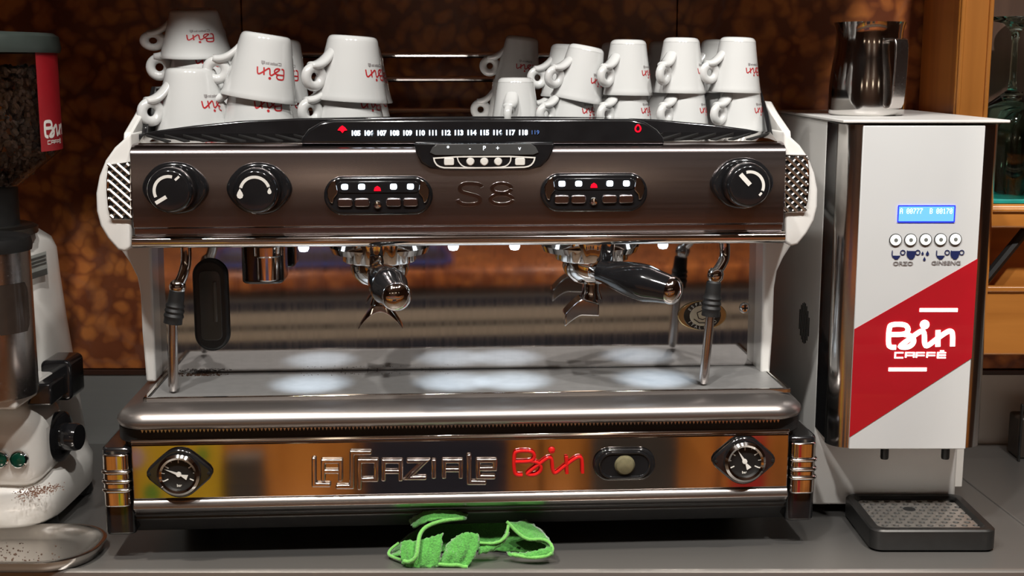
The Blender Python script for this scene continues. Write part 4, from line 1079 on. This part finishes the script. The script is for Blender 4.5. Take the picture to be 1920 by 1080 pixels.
# hopper: clear wall, black lid
SMOKE = glass('smoked_plastic', (.80, .78, .74), .0); SMOKE.node_tree.nodes['Principled BSDF'].inputs['IOR'].default_value = 1.12
z0, z1_, z2_, z3_ = zz(352), zz(285), zz(96), zz(62)
hp_ = [(.046, z0), (.050, z0+.004), (.099, z1_), (.1005, z1_+.006), (.1005, z2_)]
hi_ = [(a-.0022, b) for a, b in hp_[::-1]]
hop = MB()
u_ = hp_+hi_
V_ = []
seg = 56; n = len(u_)
for k in range(seg):
    t = 2*pi*k/seg
    for r, h in u_: V_.append((r*math.cos(t), r*math.sin(t), h))
hop.add(V_, [(k*n+i, ((k+1) % seg)*n+i, ((k+1) % seg)*n+(i+1) % n, k*n+(i+1) % n) for k in range(seg) for i in range(n)])
hopo = hop.build('hopper', SMOKE, gr_, angle=50)
MB().lathe([(.104, z2_-.002), (.106, z2_+.004), (.104, z3_-.004), (.098, z3_), (0, z3_+.004)], (0, 0, 0), (0, 0, 1), 56).build('lid', plain('dark_lid', (.035, .045, .04), .4), gr_)
# red sticker wrapped on the hopper
def onhop(phi, z): return (.1012*math.cos(phi), .1012*math.sin(phi), z)
def phi_of(px, py):
    # angle on the hopper whose column shows at px
    best = None
    for k in range(400):
        ph = -pi*.75+k*pi*.9/400; q = Vector((gX+.1012*math.cos(ph), gY+.1012*math.sin(ph), zz(py)))
        X = 960+FPX*q.x/(q.y*_c-(q.z-H)*_s); e_ = abs(X-px)
        if best is None or e_ < best[0]: best = (e_, ph)
    return best[1]
f0, f1 = phi_of(71, 180), 0.55
zs0, zs1 = zz(281), zz(92)
stk = MB().grid([[onhop(f0+(f1-f0)*k/16, z) for k in range(17)] for z in (zs0, (zs0+zs1)/2, zs1)]).build('red_sticker', plain('red_sticker', (.30, .010, .016), .35, 0, .05, 40), hopo)
lm = MB(); lw = .052; fl = phi_of(83, 250)
for st in LOGO: lm.ribbon(st, .075, lambda a, b: (lambda q: (q[0]*1.004, q[1]*1.004, q[2]))(onhop(fl+a*lw/.1012, zz(256)+b*lw)))
for st in CAFFE: lm.ribbon([(a+.1, b-.15) for a, b in st], .02, lambda a, b: (lambda q: (q[0]*1.004, q[1]*1.004, q[2]))(onhop(fl+a*lw/.1012, zz(256)+b*lw)))
lm.build('sticker_logo', WHITEP, stk, smooth=False)
# doser drum
dX, dY = W(-22, 600, 1.43).x-gX, 1.435-gY
dr = W(57, 600, 1.43).x-gX-dX
zd0, zd1, zd2 = W(30, 752, 1.40).z, W(30, 474, 1.40).z, W(30, 449, 1.40).z
dz_ = MB().lathe([(0, zd0), (dr*.98, zd0), (dr, zd0+.003), (dr, zd1)], (dX, dY, 0), (0, 0, 1), 56).build('doser', STEEL, gr_)
MB().lathe([(dr+.002, zd1-.002), (dr+.003, zd1+.004), (dr+.001, zd2-.002), (dr-.006, zd2), (0, zd2+.003)], (dX, dY, 0), (0, 0, 1), 56).build('doser_lid', BLACKM, dz_)
def cyl_patch(a0, a1, zlo, zhi, R, mat, name, par, n=14):
    m = MB(); rows = []
    for j in range(9):
        q = j/8
        ins = .12 if j in (0, 8) else (.03 if j in (1, 7) else 0)
        rows.append([(dX+R*math.cos(a0+(a1-a0)*(ins+(1-2*ins)*k/n)), dY+R*math.sin(a0+(a1-a0)*(ins+(1-2*ins)*k/n)), zlo+(zhi-zlo)*q) for k in range(n+1)])
    return m.grid(rows).build(name, mat, par)
cyl_patch(math.radians(-62), math.radians(-8), W(40, 628, 1.40).z, W(40, 535, 1.40).z, dr+.0006, plain('smoked_window', (.035, .025, .02), .12, 0, .2, 30), 'doser_window', dz_)
MB().box(dX-.05, dX+.035, dY-.03, dY+.10, zd0-.012, zd0+.004).build('doser_bracket', GW, gr_, .004)
MB().tube([Vector((dX+.012, dY-dr-.004, zd0+.025)), Vector((dX+.022, dY-dr-.02, zd0+.018)), Vector((dX-.03, dY-dr-.03, zd0+.012))], .006, 8).build('dosing_lever', BLACKM, gr_)
# black switch housing and fork on the right of the body
sb = MB(); q0, q1 = G(79, 752, 1.525), G(131, 676, 1.525)
sb.xz([(a, b) for a, b in rrect(q0.x, q1.x, q0.z, q1.z, .008, 5)], 1.525-gY, 1.575-gY)
sbo = sb.build('switch_housing', BLACK, gr_, .004, 3)
e0, e1 = G(54, 757, 1.48), G(100, 716, 1.48)
MB().xz([(e0.x, e0.z), (e1.x, e0.z), (e1.x, e1.z), (e0.x+.012, e1.z)], 1.47-gY, 1.55-gY).build('rest_fork', BLACK, gr_, .003)
# grind knob on the right flank
kq = G(116, 818, 1.52); ax_ = Vector((1, -.16, .0)).normalized()
kn = MB().lathe([(0, -.012), (.028, -.010), (.031, -.006), (.031, 0), (.027, .003), (.017, .004), (.017, .020), (.0155, .023), (0, .023)], kq, ax_, 36).build('adjusting_knob', BLACK, gr_)
# green lamps
GREEN = plain('green_lamp', (.004, .06, .035), .15, 0, .1, 60, coat=.5)
for px in (38, 3):
    q = G(px, 860, 1.452)
    kb_ = MB().lathe([(.0105, 0), (.0105, .006), (.0090, .008), (.0088, .0)], q, (0, -1, .15), 28).build('lamp_bezel', CHROME, gr_)
    MB().lathe([(0, .0095), (.006, .0085), (.0088, .006), (.0088, -.004)], q, (0, -1, .15), 24).build('lamp_lens', GREEN, kb_)
MB().box(G(-80, 860, 1.452).x, G(72, 860, 1.452).x, 1.452-gY, 1.56-gY, zz(925, 1.452), zz(770, 1.452)).build('control_box', GW, gr_, .03, 6)
# rating label on the body
l0 = [G(54, 481, 1.545), G(86, 471, 1.585), G(90, 514, 1.583), G(56, 525, 1.543)]
LBM = plain('label_grey', (.30, .31, .29), .4); lbl = MB().add(l0, [(0, 1, 2, 3)]).build('rating_label', LBM, gr_, smooth=False, solid=.0006)
def lq(u, v): return (l0[0].lerp(l0[1], u)).lerp(l0[3].lerp(l0[2], u), v)+Vector((.0012, -.0016, 0))
for v0, v1, c in ((.12, .2, 0), (.28, .36, 0), (.44, .5, 0), (.72, .98, 0)):
    MB().add([lq(.06, v0), lq(.94, v0), lq(.94, v1), lq(.06, v1)], [(0, 1, 2, 3)]).build('label_line', plain('label_dark', (.06, .06, .055), .5), lbl, smooth=False)
# coffee beans in the hopper
bm_ = MB()
def bean(c, r, rot):
    V = []; F = []; n = 6; rows = ((-1, .0), (-.7, .7), (0, 1), (.7, .7), (1, 0))
    for a, q in rows:
        for k in range(n):
            t = 2*pi*k/n; p = Vector((a*r*1.35, q*r*math.cos(t), q*r*.75*math.sin(t))); V.append(rot @ p+c)
    for i in range(4):
        for k in range(n): F.append((i*n+k, i*n+(k+1) % n, (i+1)*n+(k+1) % n, (i+1)*n+k))
    bm_.add(V, F)
from mathutils import Euler
zbt = zz(132)
for k in range(1500):
    ph = random.uniform(-pi*.75, .35); zq = random.uniform(z0+.006, zbt)
    Rm_ = .098 if zq > z1_ else .048+(zq-z0)/(z1_-z0)*.050
    rr = Rm_-.0075-random.random()**2*.02
    bean(Vector((gX+rr*math.cos(ph), gY+rr*math.sin(ph), zq)), random.uniform(.0034, .0046), Euler((random.uniform(0, 6), random.uniform(0, 6), random.uniform(0, 6))).to_matrix())
for k in range(400):
    ph = random.uniform(-pi, pi); rr = .09*math.sqrt(random.random())
    bean(Vector((gX+rr*math.cos(ph), gY+rr*math.sin(ph), zbt+random.uniform(-.006, .003))), random.uniform(.0034, .0046), Euler((random.uniform(0, 6), random.uniform(0, 6), random.uniform(0, 6))).to_matrix())
bo = bm_.build('coffee_beans', plain('roasted_beans', (.075, .036, .02), .35, 0, .5, 300), None)
bo['kind'] = 'stuff'; tag(bo, 'roasted brown coffee beans filling the grinder hopper', 'coffee beans')
# steel catch tray with coffee grounds
ty = 1.418
ta = thing('catch_tray', 'shallow oval steel catch tray with coffee grounds below the grinder', 'tray', (-.645, ty, 0), 0)
def oval(i, z, rz=0): return [(a, b, z) for a, b in rrect(-.170+i, .170-i, -.068+i, .060-i, .055-i*.7, 10)]
MB().loft([oval(.010, 0), oval(.004, .002), oval(.001, .010), oval(0, .0135), oval(.002, .0145), oval(.006, .0142), oval(.010, .010), oval(.018, .005), oval(.03, .004)]).build('tray_dish', brushed('dish_steel', (.58, .55, .52), .2, (60, 60, 60), .08, .02, .08), ta, angle=60)
gm = MB()
for k in range(900):
    x = random.gauss(-.02, .06); y = random.gauss(-.02, .018); r = random.uniform(.0004, .0014)
    if abs(x) > .13 or abs(y) > .05: continue
    gm.lathe([(0, r), (r, r*.3), (r*.8, 0)], (x, y, .004), (0, 0, 1), 5)
o = gm.build('tray_grounds', plain('loose_grounds', (.07, .032, .016), .6), ta); o['kind'] = 'stuff'
gm = MB()
for k in range(500):
    px, py = random.gauss(70, 26), 0
    if not 22 < px < 122: continue
    py = 929-(px-25)*.17+random.gauss(0, 5)
    r = random.uniform(.0003, .0012)
    # lay it on the shelf of the base
    q = W(px, py, 1.455); q = Vector((q.x-gX, 0, 0))
    zsurf = .0672
    d_ = ray(px, py); t_ = (zsurf-H)/d_[2]
    gm.lathe([(0, r), (r, r*.3), (r*.8, 0)], (d_[0]*t_-gX, d_[1]*t_-gY, zsurf), (0, 0, 1), 5)
o = gm.build('spilled_grounds', plain('dry_grounds', (.12, .05, .025), .6), gr_); o['kind'] = 'stuff'

# ================================================================== green cloth under the machine
CL = plain('green_microfibre', (.055, .26, .035), .9, 0, .25, 500, bump=.6, sheen=.5)
HEM = plain('green_hem', (.12, .38, .07), .85, 0, .15, 400, bump=.4, sheen=.4)
cl = thing('cleaning_cloth', 'crumpled green microfibre cloth tucked under the espresso machine', 'cloth', onc(870, 1040))
cof = Vector(cl.location)
def cp3(px, py, z_or_Y, mode='Y'):
    if mode == 'Y': p = W(px, py, z_or_Y)
    else: p = onc(px, py, z_or_Y)
    return p-cof
def resamp(P, n):
    P = chaikin(P, 2); L = [0]
    for a, b in zip(P, P[1:]): L.append(L[-1]+(b-a).length)
    R = []
    for k in range(n):
        t = L[-1]*k/(n-1); i = 0
        while i < len(L)-2 and L[i+1] < t: i += 1
        R.append(P[i].lerp(P[i+1], (t-L[i])/max(1e-9, L[i+1]-L[i])))
    return R
sheet = MB(); hem = MB()
def drape(rails, n=22, m=10, bulge=.004, seed=0):
    """surface through several rails (each a list of (px,py,Y))"""
    rnd = random.Random(seed)
    RR = [resamp([cp3(*q) for q in r], n) for r in rails]
    rows = []
    cols = [resamp([R[k] for R in RR], m) if len(RR) > 2 else [RR[0][k].lerp(RR[1][k], j/(m-1)) for j in range(m)] for k in range(n)]
    for j in range(m):
        row = []
        for k in range(n):
            p = cols[k][j].copy(); q = math.sin(pi*j/(m-1))
            p.y -= bulge*q*(1+.6*math.sin(k*.9+seed)); p.x += .0008*math.sin(k*1.7+j*2.1+seed); p.z += .0008*math.sin(k*2.3+j+seed)
            p.z = max(p.z, .0014)
            row.append(p)
        rows.append(row)
    sheet.grid(rows)
def hemline(pts, r=.0016):
    P = resamp([cp3(*q) for q in pts], 40)
    for p in P: p.z = max(p.z, r)
    hem.tube(P, r, 8)
# back mass tucked under the machine
drape([[(745, 1020, 1.44), (790, 985, 1.455), (850, 968, 1.46), (920, 968, 1.46), (980, 980, 1.455), (1020, 995, 1.45)],
       [(735, 1035, 1.42), (790, 1000, 1.445), (860, 992, 1.45), (930, 998, 1.45), (990, 1010, 1.44), (1028, 1022, 1.42)],
       [(728, 1043, 1.395), (800, 1035, 1.41), (860, 1030, 1.42), (930, 1032, 1.42), (985, 1035, 1.41), (1034, 1036, 1.395)]], 30, 14, .004, 1)
# upper left fold climbing to the trim
drape([[(768, 975, 1.43), (790, 958, 1.415), (840, 955, 1.415), (880, 958, 1.43)], [(775, 990, 1.41), (800, 978, 1.40), (850, 970, 1.405), (872, 975, 1.41)]], 16, 8, .002, 2)
# left front flap
drape([[(752, 1017, 1.388), (766, 1012, 1.386), (776, 1016, 1.388), (800, 1010, 1.388), (830, 1000, 1.39)],
       [(751, 1040, 1.38), (775, 1042, 1.378), (800, 1040, 1.378), (828, 1030, 1.382)],
       [(754, 1056, 1.375), (775, 1067, 1.370), (800, 1071, 1.369), (821, 1066, 1.372)]], 22, 14, .003, 3)
# right front flap
drape([[(838, 1022, 1.39), (855, 1006, 1.39), (874, 997, 1.39), (898, 1002, 1.392)],
       [(829, 1042, 1.382), (850, 1035, 1.38), (872, 1030, 1.38), (896, 1030, 1.385)],
       [(822, 1057, 1.376), (845, 1060, 1.374), (862, 1060, 1.373), (876, 1066, 1.372)]], 20, 14, .003, 4)
# middle fold with looping hem
drape([[(900, 1018, 1.392), (930, 1016, 1.39), (945, 1008, 1.392), (952, 985, 1.40)], [(896, 1040, 1.385), (920, 1034, 1.385), (945, 1018, 1.39), (954, 1000, 1.40)]], 16, 6, .002, 5)
# right loop lying on the worktop
drape([[(950, 1036, 1.392), (980, 1038, 1.385), (1010, 1032, 1.384), (1034, 1024, 1.386)], [(955, 1041, 1.388), (985, 1046, 1.381), (1015, 1046, 1.380), (1038, 1041, 1.382)]], 20, 6, .002, 6)
drape([[(950, 980, 1.41), (980, 1008, 1.402), (1005, 1014, 1.40), (1030, 1012, 1.40)], [(985, 975, 1.43), (1010, 990, 1.425), (1028, 1008, 1.415), (1038, 1030, 1.39)]], 18, 8, .002, 7)
hemline([(757, 1052, 1.372), (768, 1055, 1.368), (781, 1046, 1.366), (784, 1020, 1.376), (787, 1000, 1.386), (800, 986, 1.395), (830, 976, 1.402), (868, 972, 1.408)], .0024)
hemline([(822, 1058, 1.373), (845, 1060, 1.371), (862, 1059, 1.370), (877, 1067, 1.369)], .0022)
hemline([(900, 1018, 1.388), (930, 1020, 1.386), (950, 1008, 1.388), (953, 985, 1.398)], .0018)
hemline([(950, 978, 1.408), (975, 1004, 1.40), (992, 1013, 1.398), (1015, 1010, 1.398), (1030, 1016, 1.394), (1038, 1030, 1.386), (1030, 1042, 1.379), (1000, 1047, 1.378), (960, 1040, 1.386)], .0020)
hemline([(754, 1050, 1.38), (740, 1046, 1.39), (727, 1040, 1.398), (732, 1030, 1.405), (748, 1018, 1.41)], .0018)
sheet.build('cloth_sheet', CL, cl, solid=.0022, angle=80)
hem.build('hem', HEM, cl, angle=80)
